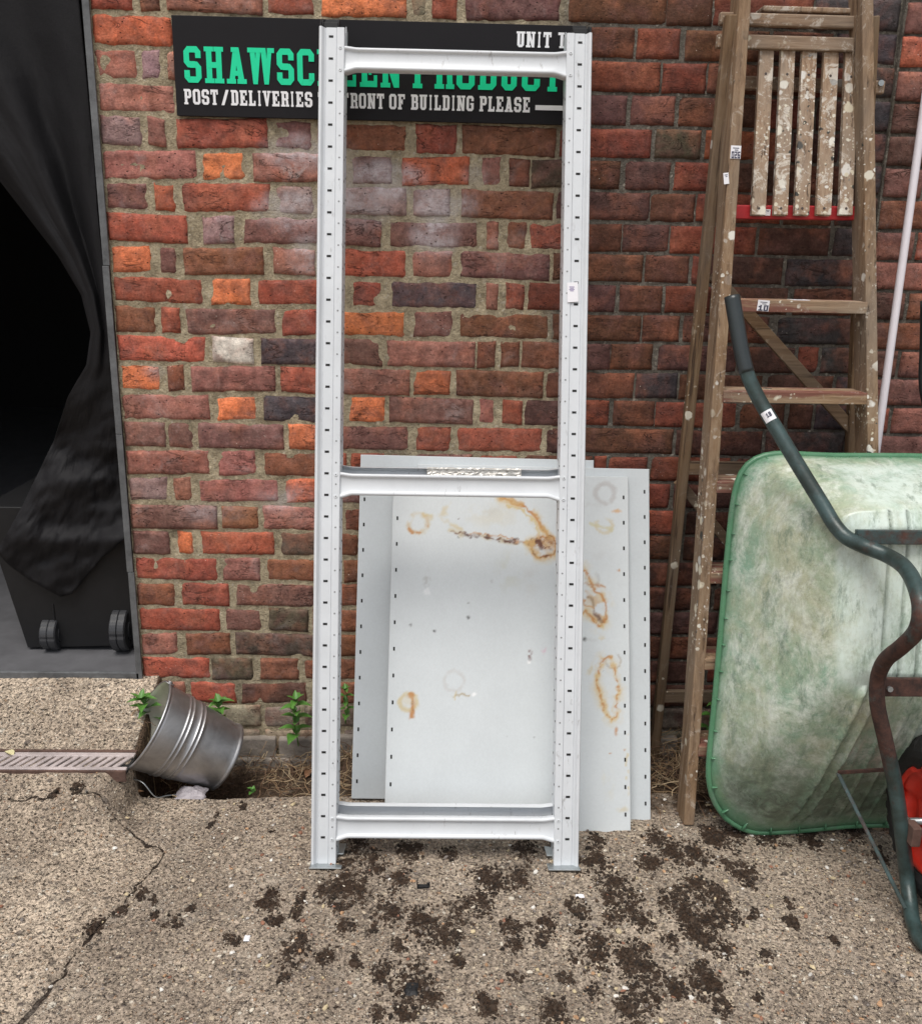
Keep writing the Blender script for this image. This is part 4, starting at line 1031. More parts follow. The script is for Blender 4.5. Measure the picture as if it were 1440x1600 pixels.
# ------------------------------------------------------------------ stepladder
lad = thing("stepladder", (.85, -.25, 0.), "tall wooden stepladder splashed with paint, folded and leaning on the brick wall", "stepladder")
def ext(a, b, z): a, b = A_(a), A_(b); t = (z-b[2])/(a[2]-b[2]); return b+(a-b)*t
def stile(nm, a, b, w, d, mat, ztop, zbot, back=True):
    A, B = ext(a, b, ztop), ext(a, b, zbot)
    mb = MB(); t = nrm(A-B); n = nrm(A_((0, -1, 0))+t*t[1]); off = -n*d/2
    mb.beam(B+off, A+off, w, d, up=n)
    return mb.build(nm, [mat], lad, bevel=.003), A, B
_, LA, LB = stile("front_stile", atY(1164, 0, -.135), atY(1076, 1290, -.417), .027, .072, WOODV, 2.06, .004)
rb = atY(1363, 640, -.275)
_, RA, RB = stile("front_stile", atY(1355, 0, -.135), rb, .027, .072, WOODV, 2.06, .004)
_, BA, BB_ = stile("back_leg", atY(1141, 45, -.125), atY(1031, 1100, -.050), .026, .026, WOODVB, atY(1141, 22, -.125)[2], -.055)
_, CA, CB = stile("back_leg", atY(1364, 60, -.125), atY(1335, 640, -.072), .026, .026, WOODVB, atY(1366, 25, -.125)[2], -.055)
def at_on(A, B, z): return B+(A-B)*((z-B[2])/(A[2]-B[2]))
for py in (479, 621, 761, 903, 1038, 1173):
    yf = -.27
    for _ in range(4):
        z = atY(1240 if py < 700 else 1130, py, yf)[2]; yf = float(at_on(LA, LB, z)[1])
    l, r = at_on(LA, LB, z), at_on(RA, RB, z)
    x0, x1 = l[0]+.010, r[0]-.010
    mb = MB(); mb.abox(x0, x1, yf-.006, yf+.080, z-.0135, z+.0135)
    for k in range(5): mb.abox(x0+.01, x1-.01, yf+.006+.012*k, yf+.010+.012*k, z+.0125, z+.0150)
    mb.build("tread", [WOODH], lad, bevel=.0025)
def pxbar(nm, x0, x1, ytop, ybot, yd, dep, mat, slope=.03, bev=.003):
    a0, a1 = atY(x0, ytop, yd), atY(x0, ybot, yd); b0 = atY(x1, ytop+slope*(x1-x0), yd); b1 = atY(x1, ybot+slope*(x1-x0), yd)
    mb = MB(); A, B = (a0+a1)/2, (b0+b1)/2
    mb.beam(A+A_((0, dep/2, 0)), B+A_((0, dep/2, 0)), np.linalg.norm(a0-a1), dep, up=(0, -1, 0))
    return mb.build(nm, [mat], lad, bevel=bev)
pxbar("top_rail", 1125, 1345, 18, 38, -.098, .02, WOODB)
pxbar("top_rail", 1121, 1345, 52, 74, -.100, .022, WOODB)
pxbar("slat_rail", 1158, 1382, 118, 139, -.055, .018, WOODB, .035)
pxbar("top_board", 1192, 1340, 8, 17, -.075, .06, WOODS)
rd = pxbar("red_rail", 1148, 1352, 320, 342, -.150, .022, REDW, .012)
SCREW = m_flat('rusty_screw', (.05, .035, .03), .6)
tops = [(1186, 1208, 84), (1219, 1241, 85), (1252, 1275, 86), (1286, 1309, 88), (1319, 1340, 90)]
bots = [(1171, 1195), (1206, 1229), (1238, 1263), (1272, 1297), (1307, 1331)]
for (a, b, y), (c, d) in zip(tops, bots):
    T0, T1, B0, B1 = atY(a, y-22, -.078), atY(b, y-22, -.078), atY(c, 336, -.166), atY(d, 337, -.166)
    mb = MB(); A, B = (T0+T1)/2, (B0+B1)/2
    mb.beam(B, A, np.linalg.norm(T1-T0), .013, up=(0, -1, .2)); 
    for f_ in (.035, .80):
        q = B+(A-B)*f_; n = nrm(A_((0, -1, .3))); mb.tube([q+n*.0062, q+n*.0072], .0032, 8, 1)
    mb.build("platform_slat", [WOODS, SCREW], lad, bevel=.0012)
def brace(p, q, y0, y1, wd, mat):
    mb = MB(); A, B = atY(*p, y0), atY(*q, y1); mb.beam(A, B, wd, .014, up=(0, -1, 0)); mb.build("diagonal_brace", [mat], lad, bevel=.002)
brace((1112, 428), (1342, 684), -.062, -.055, .030, WOODD)
brace((1058, 750), (1300, 1050), -.045, -.035, .026, WOODD)
zr = atY(1060, 1087, -.04)[2]
mb = MB(); l, r = at_on(BA, BB_, zr), at_on(CA, CB, zr); mb.abox(l[0]-.01, r[0]+.01, l[1]+.002, l[1]+.016, zr-.018, zr+.018); mb.build("back_rail", [WOODD], lad, bevel=.002)
zr = atY(1150, 728, -.04)[2]
mb = MB(); l, r = at_on(BA, BB_, zr), at_on(CA, CB, zr); mb.abox(l[0]-.01, r[0]+.01, l[1]+.002, l[1]+.016, zr-.018, zr+.018); mb.build("back_rail", [WOODD], lad, bevel=.002)
mb = MB(); q = atY(1375, 130, -.056); mb.tube([q, q+A_((0, -.004, 0))], .007, 12); mb.build("bolt", [GALV], lad)
# labels on the ladder
DIG = {'0': ['111', '101', '101', '101', '111'], '1': ['010', '110', '010', '010', '111'], '2': ['111', '001', '111', '100', '111'], '6': ['111', '100', '111', '101', '111'], '8': ['111', '101', '111', '101', '111'], '9': ['111', '101', '111', '001', '111']}
def sticker(parent, c, u, v, w, hw, hh, text='', small=True, th=.0005, curve=None, name="price_sticker"):
    mb = MB(); mb.box(c+w*.001, u*hw, v*hh, w*th); s = mb.build(name, [PAPER], parent)
    mb = MB()
    if text:
        n = len(text); cw = hw*1.8/n; ch = hh*.52
        for i, d in enumerate(text):
            for r_, row in enumerate(DIG[d]):
                for k, b in enumerate(row):
                    if b == '1': mb.box(c+w*(.001+th+.0002)+u*(-hw*.85+cw*(i+.5)+cw*.27*(k-1))+v*(-hh*.42+ch*(.5-(r_+.5)/5)*2), u*cw*.15, v*ch*.21, w*.0002)
    if small:
        for k in range(2): mb.box(c+w*(.001+th+.0002)+v*(hh*(.62-.3*k))+u*(.1*hw*k), u*hw*(.6-.25*k), v*hh*.06, w*.0002)
    if mb.v: mb.build("print", [INK], s)
    return s
tl_ = nrm(LA-LB); nl = nrm(A_((0, -1, 0))+tl_*tl_[1]); sl_ = nrm(np.cross(tl_, nl))*1
if sl_[0] < 0: sl_ = -sl_
c = atP(1148.5, 238, LB, nl); sticker(lad, c, sl_, tl_, nl, .0118, .0145, '026')
c = atP(1135, 279, LB, nl)-sl_*.002; sticker(lad, c, nrm(sl_+tl_*.15), nrm(tl_-sl_*.15), nl, .006, .0125, '')
z1 = atY(1240, 479, -.215)[2]; y1 = float(at_on(LA, LB, z1)[1])-.006
c = atY(1191.5, 477.5, y1); sticker(lad, c, A_((1, 0, -.06)), A_((.06, 0, 1)), A_((0, -1, 0)), .0138, .0125, '10')
c = A_((atY(1246, 460, y1+.04)[0], y1+.030, z1+.0145)); sticker(lad, c, A_((1, 0, 0)), A_((0, 1, 0)), A_((0, 0, 1)), .020, .018, '')
c = atY(1198, 332, -.151); sticker(lad, c, A_((1, 0, 0)), A_((0, 0, 1)), A_((0, -1, 0)), .007, .007, '')

# ------------------------------------------------------------------ wheelbarrow, tipped up on its nose against the ladder
LEAN = math.radians(8.5); XC = 1.105
wo_ = A_((XC, -.452, .012)); wu = A_((1, 0, 0)); wv = A_((0, math.sin(LEAN), math.cos(LEAN))); ww = A_((0, -math.cos(LEAN), math.sin(LEAN)))
def loc3(px, py, w): q = atP(px, py, wo_+ww*w, ww)-wo_; return (np.dot(q, wu), np.dot(q, wv), w)
def wpt(l): return wo_+wu*l[0]+wv*l[1]+ww*l[2]
barrow = thing("wheelbarrow", wo_, "green plastic wheelbarrow tipped up on its nose, underside outwards, beside the ladder", "wheelbarrow")
RIMP = [(1300, 713), (1215, 709), (1185, 714), (1162, 731), (1151, 758), (1144, 800), (1136, 880), (1127, 990), (1118, 1090), (1109, 1180), (1107, 1215), (1114, 1250), (1133, 1279), (1160, 1296), (1185, 1302), (1250, 1298), (1320, 1291)]
rim = [loc3(a, b, 0)[:2] for a, b in RIMP]
rim = [(0, rim[0][1]+.002)]+rim+[(0, rim[-1][1]+.004)]
rim = [(min(a, -.0), b) for a, b in rim]
rimfull = rim+[(-a, b) for a, b in rim[::-1]][1:-1]
DF = .265
fl = [loc3(a, b, DF)[:2] for a, b in [(1420, 800), (1345, 800), (1326, 806), (1317, 824), (1312, 900), (1311, 1000), (1314, 1050), (1324, 1068), (1345, 1074), (1420, 1076)]]
fl = [(0, fl[0][1])]+fl+[(0, fl[-1][1])]; fl = [(min(a, 0.), b) for a, b in fl]
flfull = fl+[(-a, b) for a, b in fl[::-1]][1:-1]
def star(poly, c, th):
    d = A_((math.cos(th), math.sin(th))); best = None
    for i in range(len(poly)):
        a, b = A_(poly[i])-c, A_(poly[(i+1) % len(poly)])-c; e = b-a; den = d[0]*e[1]-d[1]*e[0]
        if abs(den) < 1e-12: continue
        t = (a[0]*e[1]-a[1]*e[0])/den; s = (a[0]*d[1]-a[1]*d[0])/den
        if t > 0 and -1e-6 <= s <= 1+1e-6 and (best is None or t > best): best = t
    return c+d*(best or .1)
NA = 640
ths = np.linspace(0, 2*math.pi, NA, endpoint=False)
cr, cf = A_((0, (rim[0][1]+rim[-1][1])/2)), A_((0, (fl[0][1]+fl[-1][1])/2))
RO = np.array([star(rimfull, cr, t) for t in ths]); FO = np.array([star(flfull, cf, t) for t in ths])
def smooth_c(P, n):
    for _ in range(n): P = (np.roll(P, 1, 0)+2*P+np.roll(P, -1, 0))/4
    return P
RO, FO = smooth_c(RO, 10), smooth_c(FO, 14)
ls = list(np.linspace(0, 1, 34))+list(1+np.linspace(0, 1, 76)[1:-1])
rows = []; edge = []; grime_groove = []; pale = []
ribx = [-.150, -.112, -.074, -.036, .0, .036, .074, .112, .150]
for l in ls:
    if l <= 1:
        P = RO*(1-l)+FO*l
        sl = l; w = DF*(1-(1-min(1, sl*1.0))**1.0)
        w = DF*(sl+.06*math.sin(math.pi*sl))
        if l > .85: w = w-(.012*((l-.85)/.15)**2)
    else:
        P = FO*(2-l)+cf*(l-1); w = DF-.012+.012*min(1, (l-1)*6)
    wv_ = np.full(NA, w)
    # pressed ribs on the floor, running on down the front slope
    X, V = P[:, 0], P[:, 1]
    fm = sstep(.93, 1.03, l)*np.ones(NA) if l > .5 else np.zeros(NA)
    front = (V < fl[-1][1]+.03)*(np.abs(X) < .30)*sstep(.02, .12, l)
    down = (V < fl[-1][1]-.0)
    rb_ = np.zeros(NA)
    for q in ribx: rb_ = np.maximum(rb_, np.clip(1-np.abs(X-q)/.0050, 0, 1))
    wv_ = wv_+rb_*np.where(down, .006*front, -.0075*fm)
    for q in (-.205, -.24):        # two broad stiffening folds on the nose
        wv_ = wv_+np.clip(1-np.abs(X-q*(1-.25*min(1, l)))/.009, 0, 1)*.018*down*sstep(.05, .2, l)*(l < 1)
    wv_ = wv_+.0025*fbm(X*9, V*9, w*4, 55)*sstep(.03, .2, min(l, 1))
    rows.append(wo_+wu*X[:, None]+wv*V[:, None]+ww*wv_[:, None])
    e = np.clip(1-l/.10, 0, 1)+.35*sstep(.55, .2, V)*(V < .2)
    pale.append(np.clip(fm*1.0+sstep(fl[0][1]-.02, fl[0][1]+.03, V)*sstep(.24, .16, np.abs(X))*sstep(.10, .25, l)*(l <= 1), 0, 1))
    edge.append(np.clip(np.full(NA, 1.)*e, 0, 1)*.85)
    grime_groove.append(np.clip(sstep(.42, .05, V)*sstep(.02, .15, l)+.75*rb_*fm*(~down), 0, 1))  # grime low on the nose, plus darker colour along the rib grooves
rows = np.array(rows)
PP = np.transpose(rows, (1, 0, 2))          # (angle, ring)
mb = MB(); mb.grid(PP, closeu=True)
ea = np.array(edge).T.ravel(); ga = np.array(grime_groove).T.ravel()
cpt = wo_+wv*cf[1]+ww*(DF)
mb.v.append(tuple(cpt)); ci = len(mb.v)-1; nr = len(ls)
for i in range(NA): mb.f.append((i*nr+nr-1, ((i+1) % NA)*nr+nr-1, ci)); mb.mi.append(0)
ea = np.r_[ea, 0]; ga = np.r_[ga, 0]; pa = np.r_[np.array(pale).T.ravel(), 1]
tub = mb.build("tub", [TUBM], barrow, smooth=True, attrs={'edge': ea, 'grime_groove': ga, 'pale': pa})
sd = tub.modifiers.new('s', 'SOLIDIFY'); sd.thickness = .003; sd.offset = -1 if True else 1
# rolled rim with its inner bead and gussets
mb = MB(); RR = RO[::4]
mb.tube([wo_+wu*p[0]+wv*p[1]+ww*(-.004) for p in RR], .0085, 10, closed=True)
cen = cr; inn = [p+(cen-p)/np.linalg.norm(cen-p)*.016 for p in RR]
mb.tube([wo_+wu*p[0]+wv*p[1]+ww*.004 for p in inn], .0028, 8, closed=True)
acc = 0; gus = 0
for i in range(1, len(RR)):
    acc += np.linalg.norm(RR[i]-RR[i-1])
    if acc > .062:
        acc = 0; p = RR[i]; t = nrm(RR[i]-RR[i-1]); n2 = A_((t[1], -t[0])); 
        if np.dot(n2, cen-p) < 0: n2 = -n2
        gus += 1; ln = .013 if gus % 4 else .020
        c = wo_+wu*(p+n2*ln)[0]+wv*(p+n2*ln)[1]+ww*.006
        mb.box(c, (wu*n2[0]+wv*n2[1])*ln, (wu*t[0]+wv*t[1])*.0013, ww*.008)
rimo = mb.build("rim", [TUBM], barrow, smooth=True, attrs={'edge': np.full(len(mb.v), .97), 'grime_groove': np.zeros(len(mb.v))})
# tubular frame: one bent tube each side
TP = [(1143, 463, .10), (1150, 505, .108), (1157, 545, .116), (1166, 582, .124), (1184, 622, .136), (1215, 675, .165), (1250, 733, .198), (1285, 790, .235), (1303, 820, .258), (1322, 840, .282), (1350, 854, .292), (1385, 868, .318), (1412, 886, .372), (1429, 915, .43), (1437, 950, .47), (1431, 985, .465), (1408, 1010, .42), (1383, 1031, .355), (1371, 1058, .315), (1370, 1100, .305), (1383, 1160, .300), (1398, 1230, .292), (1408, 1300, .285)]
TL3 = [loc3(*p) for p in TP]
TE = [atZ(1415, 1362, .085), atZ(1420, 1405, .040), atZ(1426, 1442, .020), atZ(1442, 1474, .018), atZ(1480, 1492, .018), atZ(1530, 1496, .018)]
gz = [wpt(l) for l in TL3]
def frame_tube(sgn_):
    L3 = [(sgn_*l[0]*-1 if sgn_ > 0 else l[0], l[1], l[2]) for l in TL3]
    P = [wpt(l) for l in L3]
    # last bend turns under the wheel along the ground
    P += [A_((q[0] if sgn_ < 0 else 2*XC-q[0], q[1], q[2])) for q in TE]
    SP = smooth_path(P, 7); return SP
for sg in (-1, 1):
    SP = frame_tube(sg); mb = MB(); mb.tube(SP, .0158, 16)
    zz = np.array([p[2] for p in SP for _ in range(16)]); xx = np.array([i/len(SP) for i in range(len(SP)) for _ in range(16)])
    rs = np.clip(sstep(.40, .52, xx)*(1-sstep(.66, .80, xx))+sstep(.93, .97, xx), 0, 1)
    ft_ = mb.build("frame_tube", [TUBEM], barrow, smooth=True, attrs={'rust': rs})
    mb = MB(); mb.tube(SP[:22], .0172, 16); g_ = mb.build("handle_grip", [m_flat("dark_grip", (.025, .032, .034), .32, 0, .12, 50)] if sg < 0 else [bpy.data.materials['dark_grip']], ft_, smooth=True)
    if sg < 0:
        k = min(range(len(SP)), key=lambda i: abs(proj(SP[i])[1]-650)); c = SP[k]; t = nrm(SP[k-1]-SP[k+1]); n = nrm(CAM-c); n = nrm(n-t*np.dot(n, t)); sdv = np.cross(t, n)
        if sdv[0] < 0: sdv = -sdv
        mb = MB(); P = np.zeros((7, 2, 3))
        for i in range(7):
            a = math.radians(-48+16*i)
            for j in range(2): P[i, j] = c+t*(-.0125+.025*j)+(n*math.cos(a)+sdv*math.sin(a))*.0164
        mb.grid(P, flip=np.dot(np.cross(sdv, t), n) < 0); s_ = mb.build("price_sticker", [PAPER], barrow)
        mb = MB()
        for i, d in enumerate('18'):
            for r_, row in enumerate(DIG[d]):
                for kk, b in enumerate(row):
                    if b == '1': mb.box(c+n*.0168+sdv*(-.001+.006*i+.0016*(kk-1))+t*(.002-(r_-2)*.0020), sdv*.0009, t*.0011, n*.0003)
        mb.build("print", [INK], s_)
def wbar(nm, a, b, w, d, mat, nseg=1, rust=.9):
    mb = MB(); A, B = wpt(a), wpt(b); mb.beam(A, B, w, d, up=ww)
    return mb.build(nm, [mat], barrow, bevel=.002, attrs={'rust': np.full(len(mb.v), rust)})
h1 = loc3(1335, 838, .275); wbar("cross_member", (h1[0], h1[1], .278), (-h1[0], h1[1], .278), .030, .014, TUBEM, rust=.3)
h2 = loc3(1378, 1073, .288); wbar("cross_member", (h2[0], h2[1], .288), (-h2[0], h2[1], .288), .040, .012, TUBEM, rust=1.6)
_q = atZ(1414, 1420, .035)-wo_
s1, s2, s3 = loc3(1308, 1207, .175), (np.dot(_q, wu), np.dot(_q, wv), np.dot(_q, ww)), loc3(1390, 1202, .24)
for sg in (1, -1):
    wbar("stay", (sg*s1[0], s1[1], s1[2]), (sg*s2[0], s2[1], s2[2]), .009, .004, TUBEM, rust=.2)
    wbar("stay", (sg*s1[0], s1[1], s1[2]), (sg*s3[0], s3[1], s3[2]), .010, .004, TUBEM, rust=1.)
    mb = MB(); q = wpt((sg*h2[0]*.93, h2[1]-.002, .295)); mb.tube([q, q+ww*.006], .006, 8); mb.build("bolt", [GALV], barrow)
# wheel between the tubes
WC = A_((XC, -.695, .205)); WR = .185
wheel = bpy.data.objects.new("wheel", None); COL.objects.link(wheel); wheel.parent = barrow; wheel.location = Vector(WC)-Vector(wo_)
NTH = 96; prof = []
for k in range(15):
    a = math.pi*(k/14)*1.5-math.pi*.25; prof.append((.042*math.cos(a), .140+.042*math.sin(a)))
P = np.zeros((NTH*2, len(prof), 3))
for i in range(NTH*2):
    th = 2*math.pi*i/(NTH*2)
    for j, (x, r) in enumerate(prof):
        lug = .006 if ((i//3+(1 if x > 0 else 0)) % 2 == 0 and r > .158) else 0.
        P[i, j] = WC+A_((x*1.0, (r+lug)*math.cos(th), (r+lug)*math.sin(th)))
mb = MB(); mb.grid(P, closeu=True, flip=False); ty = mb.build("tyre", [RUBBER], wheel, smooth=False)
rp = [(-.034, .104), (-.037, .110), (-.037, .116), (-.032, .117), (-.026, .104), (-.020, .095), (-.014, .078), (-.022, .05), (-.030, .04), (-.034, .022), (-.034, .012)]
P = np.zeros((72, len(rp)*2, 3))
for i in range(72):
    th = 2*math.pi*i/72
    for j, (x, r) in enumerate(rp+[(-a, b) for a, b in rp[::-1]]):
        x2 = x*(1.-.25*(math.cos(th*6) > .55)*(.05 < r < .12)); P[i, j] = WC+A_((x2, r*math.cos(th), r*math.sin(th)))
mb = MB(); mb.grid(P, closeu=True); mb.build("rim", [REDP], wheel, smooth=True)
mb = MB(); mb.tube([WC+A_((-.085, 0, 0)), WC+A_((.085, 0, 0))], .008, 10); mb.build("axle", [GALV], wheel, smooth=True)
for sg in (-1, 1):
    mb = MB(); mb.box(WC+A_((sg*.070, .0, -.006)), (.0025, 0, 0), (0, .050, 0), (0, 0, .016)); mb.box(WC+A_((sg*.075, -.035, -.006)), (.010, 0, 0), (0, .018, 0), (0, 0, .022)); mb.box(WC+A_((sg*.078, .02, .018)), (.008, 0, 0), (0, .012, 0), (0, 0, .006))
    mb.build("wheel_bracket", [RUSTM], barrow, bevel=.002)
print("wheel far", proj(WC+A_((-.04, .185, 0))), "top", proj(WC+A_((-.04, 0, .185))), "tube end", [tuple(np.round(p, 3)) for p in gz[-2:]], 'leg', np.round(gz[14], 3), 'tip', np.round(gz[0], 3))

# ------------------------------------------------------------------ pipe and tube at the right edge
def rod(nm, pts, r, mat, label, cat):
    mb = MB(); mb.tube(pts, r, 16); o = mb.build(nm, [mat], smooth=True); return tag(o, label, cat)
a, b = atY(1441, 180, -.035), atY(1377, 640, -.155); d = nrm(b-a)
t_ = (0.0-a[2])/d[2]
wp = [a-d*.35, a+d*t_*.97]
if wp[1][1] < -.30: pass
rod("plastic_pipe", [wp[0], a, b, wp[1]], .0098, WPIPE, "long thin white plastic pipe leaning between the ladder and the right edge", "pipe")
q = [atY(1446, 470, -.12), atY(1445, 540, -.12), atY(1443, 590, -.125), atY(1447, 625, -.13), atY(1460, 655, -.14), atY(1530, 760, -.16)]
q2 = list(q); e = q2[-1]; q2.append(A_((e[0]+.10, -.22, .30))); q2.append(A_((e[0]+.12, -.26, .012)))
rod("metal_tube", smooth_path(q2, 6), .0135, bpy.data.materials['dark_grip'], "bent dark green metal tube just cut off by the right edge above the barrow", "metal tube")
# ------------------------------------------------------------------ steel bucket tipped over in the gap
mc = atY(229, 1132, -.235)
n = nrm((-.79, -.27, .56))
best = min(((np.hypot(*(A_(proj(mc-n*L))-A_((350, 1192)))), L) for L in np.arange(.12, .32, .004)))
BLn = .228
ax = -n                                                   # from mouth to base
bq = nrm(np.cross(ax, (0, 0, 1))); br_ = np.cross(bq, ax)
bucket = thing("bucket", mc, "dull steel bucket tipped on its side in the gap by the drain", "bucket")
def lathe(mb, prof, c, a, p, q, N=96, mi=0, flip=False):
    P = np.zeros((N, len(prof), 3))
    for i in range(N):
        t = 2*math.pi*i/N; d = p*math.cos(t)+q*math.sin(t)
        for j, (r, h) in enumerate(prof): P[i, j] = c+a*h+d*r
    mb.grid(P, closeu=True, mi=mi, flip=flip)
R0, R1 = .118, .091
def rr(h): return R0+(R1-R0)*h/BLn
pr = [(R0-.002, .004), (R0+.0025, .003), (R0+.0045, 0.), (R0+.004, -.003), (R0+.0, -.004)][::-1]+[(rr(.006), .007)]
for h in np.linspace(.012, .060, 6): pr.append((rr(h), h))
for hb in (.066, .078, .101, .113):
    for dh in (-.0035, -.0015, 0, .0015, .0035): pr.append((rr(hb)+(.0030 if abs(dh) < .001 else (.0018 if abs(dh) < .002 else 0)), hb+dh))
for h in np.linspace(.125, BLn-.006, 8): pr.append((rr(h), h))
pr += [(rr(BLn)+.0015, BLn-.003), (rr(BLn)+.003, BLn), (rr(BLn)+.003, BLn+.006), (rr(BLn)-.001, BLn+.008), (rr(BLn)-.003, BLn+.002), (0.001, BLn+.002)]
mb = MB(); lathe(mb, pr, mc, ax, bq, br_)
mb.build("bucket_body", [STEEL], bucket, smooth=True)
mb = MB(); lathe(mb, [(R0, -.003), (R0-.0025, .002)]+[(rr(h)-.0018, h) for h in np.linspace(.01, BLn-.003, 8)]+[(.001, BLn-.003)], mc, ax, bq, br_, flip=True)
mb.build("inside", [BINSIDE], bucket, smooth=True)
eps = []
for ang in (math.radians(100), math.radians(280)):
    d = bq*math.cos(ang)+br_*math.sin(ang); t = bq*-math.sin(ang)+br_*math.cos(ang); c = mc+d*(R0+.002)+ax*.012
    mb = MB(); poly = [(.014*math.cos(k*math.pi/8), .014*math.sin(k*math.pi/8)) for k in range(16)]
    mb.prism(poly, c-ax*.012, t, ax, d, 0, .002); mb.tube([c-ax*.012, c-ax*.012+d*.006], .006, 12)
    mb.build("ear", [STEEL], bucket, bevel=.0006); eps.append(c-ax*.012+d*.005)
e1, e2 = (eps[0], eps[1]) if eps[0][2] > eps[1][2] else (eps[1], eps[0])
hang = mc+n*.03+A_((0.03, -.12, -.15))
wirep = [e2, e2+A_((.02, -.012, -.035)), A_(atY(238, 1242, -.33)), A_(atY(262, 1236, -.345)), A_(atY(290, 1205, -.36)), (A_(atY(290, 1205, -.36))+e1)/2+A_((.07, -.05, -.01)), e1]
mb = MB(); mb.tube(smooth_path([e2, e2+A_((.012, -.010, -.022)), atY(222, 1222, -.322), atY(243, 1245, -.325), atY(262, 1243, -.300), atY(290, 1240, -.27)], 6), .0016, 8)
mb.build("wire_handle", [GALV], bucket, smooth=True)
print("bucket", best, mc, mc-n*BLn, proj(mc-n*BLn))

# ------------------------------------------------------------------ drain channel
dz = .112
d0, d1 = atZ(-60, 1176, dz), atZ(196, 1171, dz); e0, e1_ = atZ(-60, 1203, dz), atZ(193, 1206, dz)
yb_, yf_ = (d0[1]+d1[1])/2, (e0[1]+e1_[1])/2
xa, xb = -1.42, float(d1[0])+.035
drain = thing("drain_channel", (xa, yf_, dz-.01), "cast drain grate in a rusty iron frame, set in the concrete left of the bucket", "drain")
mb = MB(); mb.abox(xa, xb, yb_-.007, yb_+.003, dz-.03, dz+.004); mb.abox(xa, xb, yf_-.001, yf_+.005, dz-.03, dz+.001)
mb.build("drain_frame", [RUSTM], drain, bevel=.0015)
mb = MB(); mb.abox(xa, xb, yf_+.005, yb_-.007, dz-.012, dz-.007); mb.build("drain_shade_sheet", [HOLE], drain)  # black sheet laid under the grate for the channel's shade
mb = MB(); y0, y1 = yf_+.006, yb_-.008
mb.abox(xa, xb-.001, y0, y0+.013, dz-.006, dz+.002); mb.abox(xa, xb-.001, y1-.018, y1, dz-.006, dz+.002)
x = xa
while x < xb-.02:
    mb.prism([(0, 0), (.0135, 0), (.0385, 1), (.025, 1)], (x, y0+.013, 0), (1, 0, 0), (0, y1-y0-.031, 0), (0, 0, 1), dz-.006, dz+.0015); x += .0225
mb.build("grate", [CASTM], drain, bevel=.0022)
q = atZ(2, 1172, dz); mb = MB(); mb.tube([q+A_((-.03, .0, .010)), q+A_((.004, -.075, .012))], .014, 14)
tag(mb.build("pipe_stub", [RUSTM], smooth=True), "short rusty brown pipe end lying on the drain at the left edge", "pipe")

# ------------------------------------------------------------------ tub with wheels under a black sheet, in the doorway
FZ = .214
bn = thing("storage_tub", (-1.08, .40, FZ), "black plastic tub on small wheels, half hidden under the black sheet", "storage tub")
mb = MB()
y0b = .150
Lb, Rb_, Lt, Rt = atY(44, 1016, y0b)[0], -.855, atY(-8, 860, y0b)[0], -.80
ztop = .66
C8 = [(Lb, y0b, FZ+.006), (Rb_, y0b, FZ+.018), (Rb_, .62, FZ+.018), (Lb, .62, FZ+.006), (Lt-.02, y0b-.01, ztop), (Rt, y0b-.01, ztop), (Rt, .70, ztop), (Lt-.02, .70, ztop)]
mb.add(C8, [(0, 3, 2, 1), (4, 5, 6, 7), (0, 1, 5, 4), (1, 2, 6, 5), (2, 3, 7, 6), (3, 0, 4, 7)])
q = atY(82, 935, y0b-.004); mb.abox(q[0]-.003, q[0]+.003, y0b-.006, y0b+.01, FZ+.045, FZ+.15)
mb.build("tub_body", [BLACKP], bn, bevel=.008, seg=3)
for px in (76, 187):
    c = atY(px, 996 if px < 100 else 989, .128)
    wh = MB(); r = c[2]-FZ
    P = np.zeros((48, 9, 3)); 
    for i in range(48):
        t = 2*math.pi*i/48
        for j, (xx, rf) in enumerate([(-.0235, .55), (-.0235, .92), (-.020, 1.), (-.002, 1.), (0, .95), (.002, 1.), (.020, 1.), (.0235, .92), (.0235, .55)]):
            k = 1-.035*((i % 6) == 0); P[i, j] = A_((c[0], c[1]+.036, FZ+r))+A_((xx, rf*r*k*math.cos(t), rf*r*k*math.sin(t)))
    wh.grid(P, closeu=True); wh.tube([A_((c[0]-.026, c[1]+.036, FZ+r)), A_((c[0]+.026, c[1]+.036, FZ+r))], r*.5, 16)
    wh.build("wheel", [m_flat("wheel_plastic", (.035, .036, .040), .38, 0, .1, 60) if 'wheel_plastic' not in bpy.data.materials else bpy.data.materials['wheel_plastic']], bn, smooth=False)

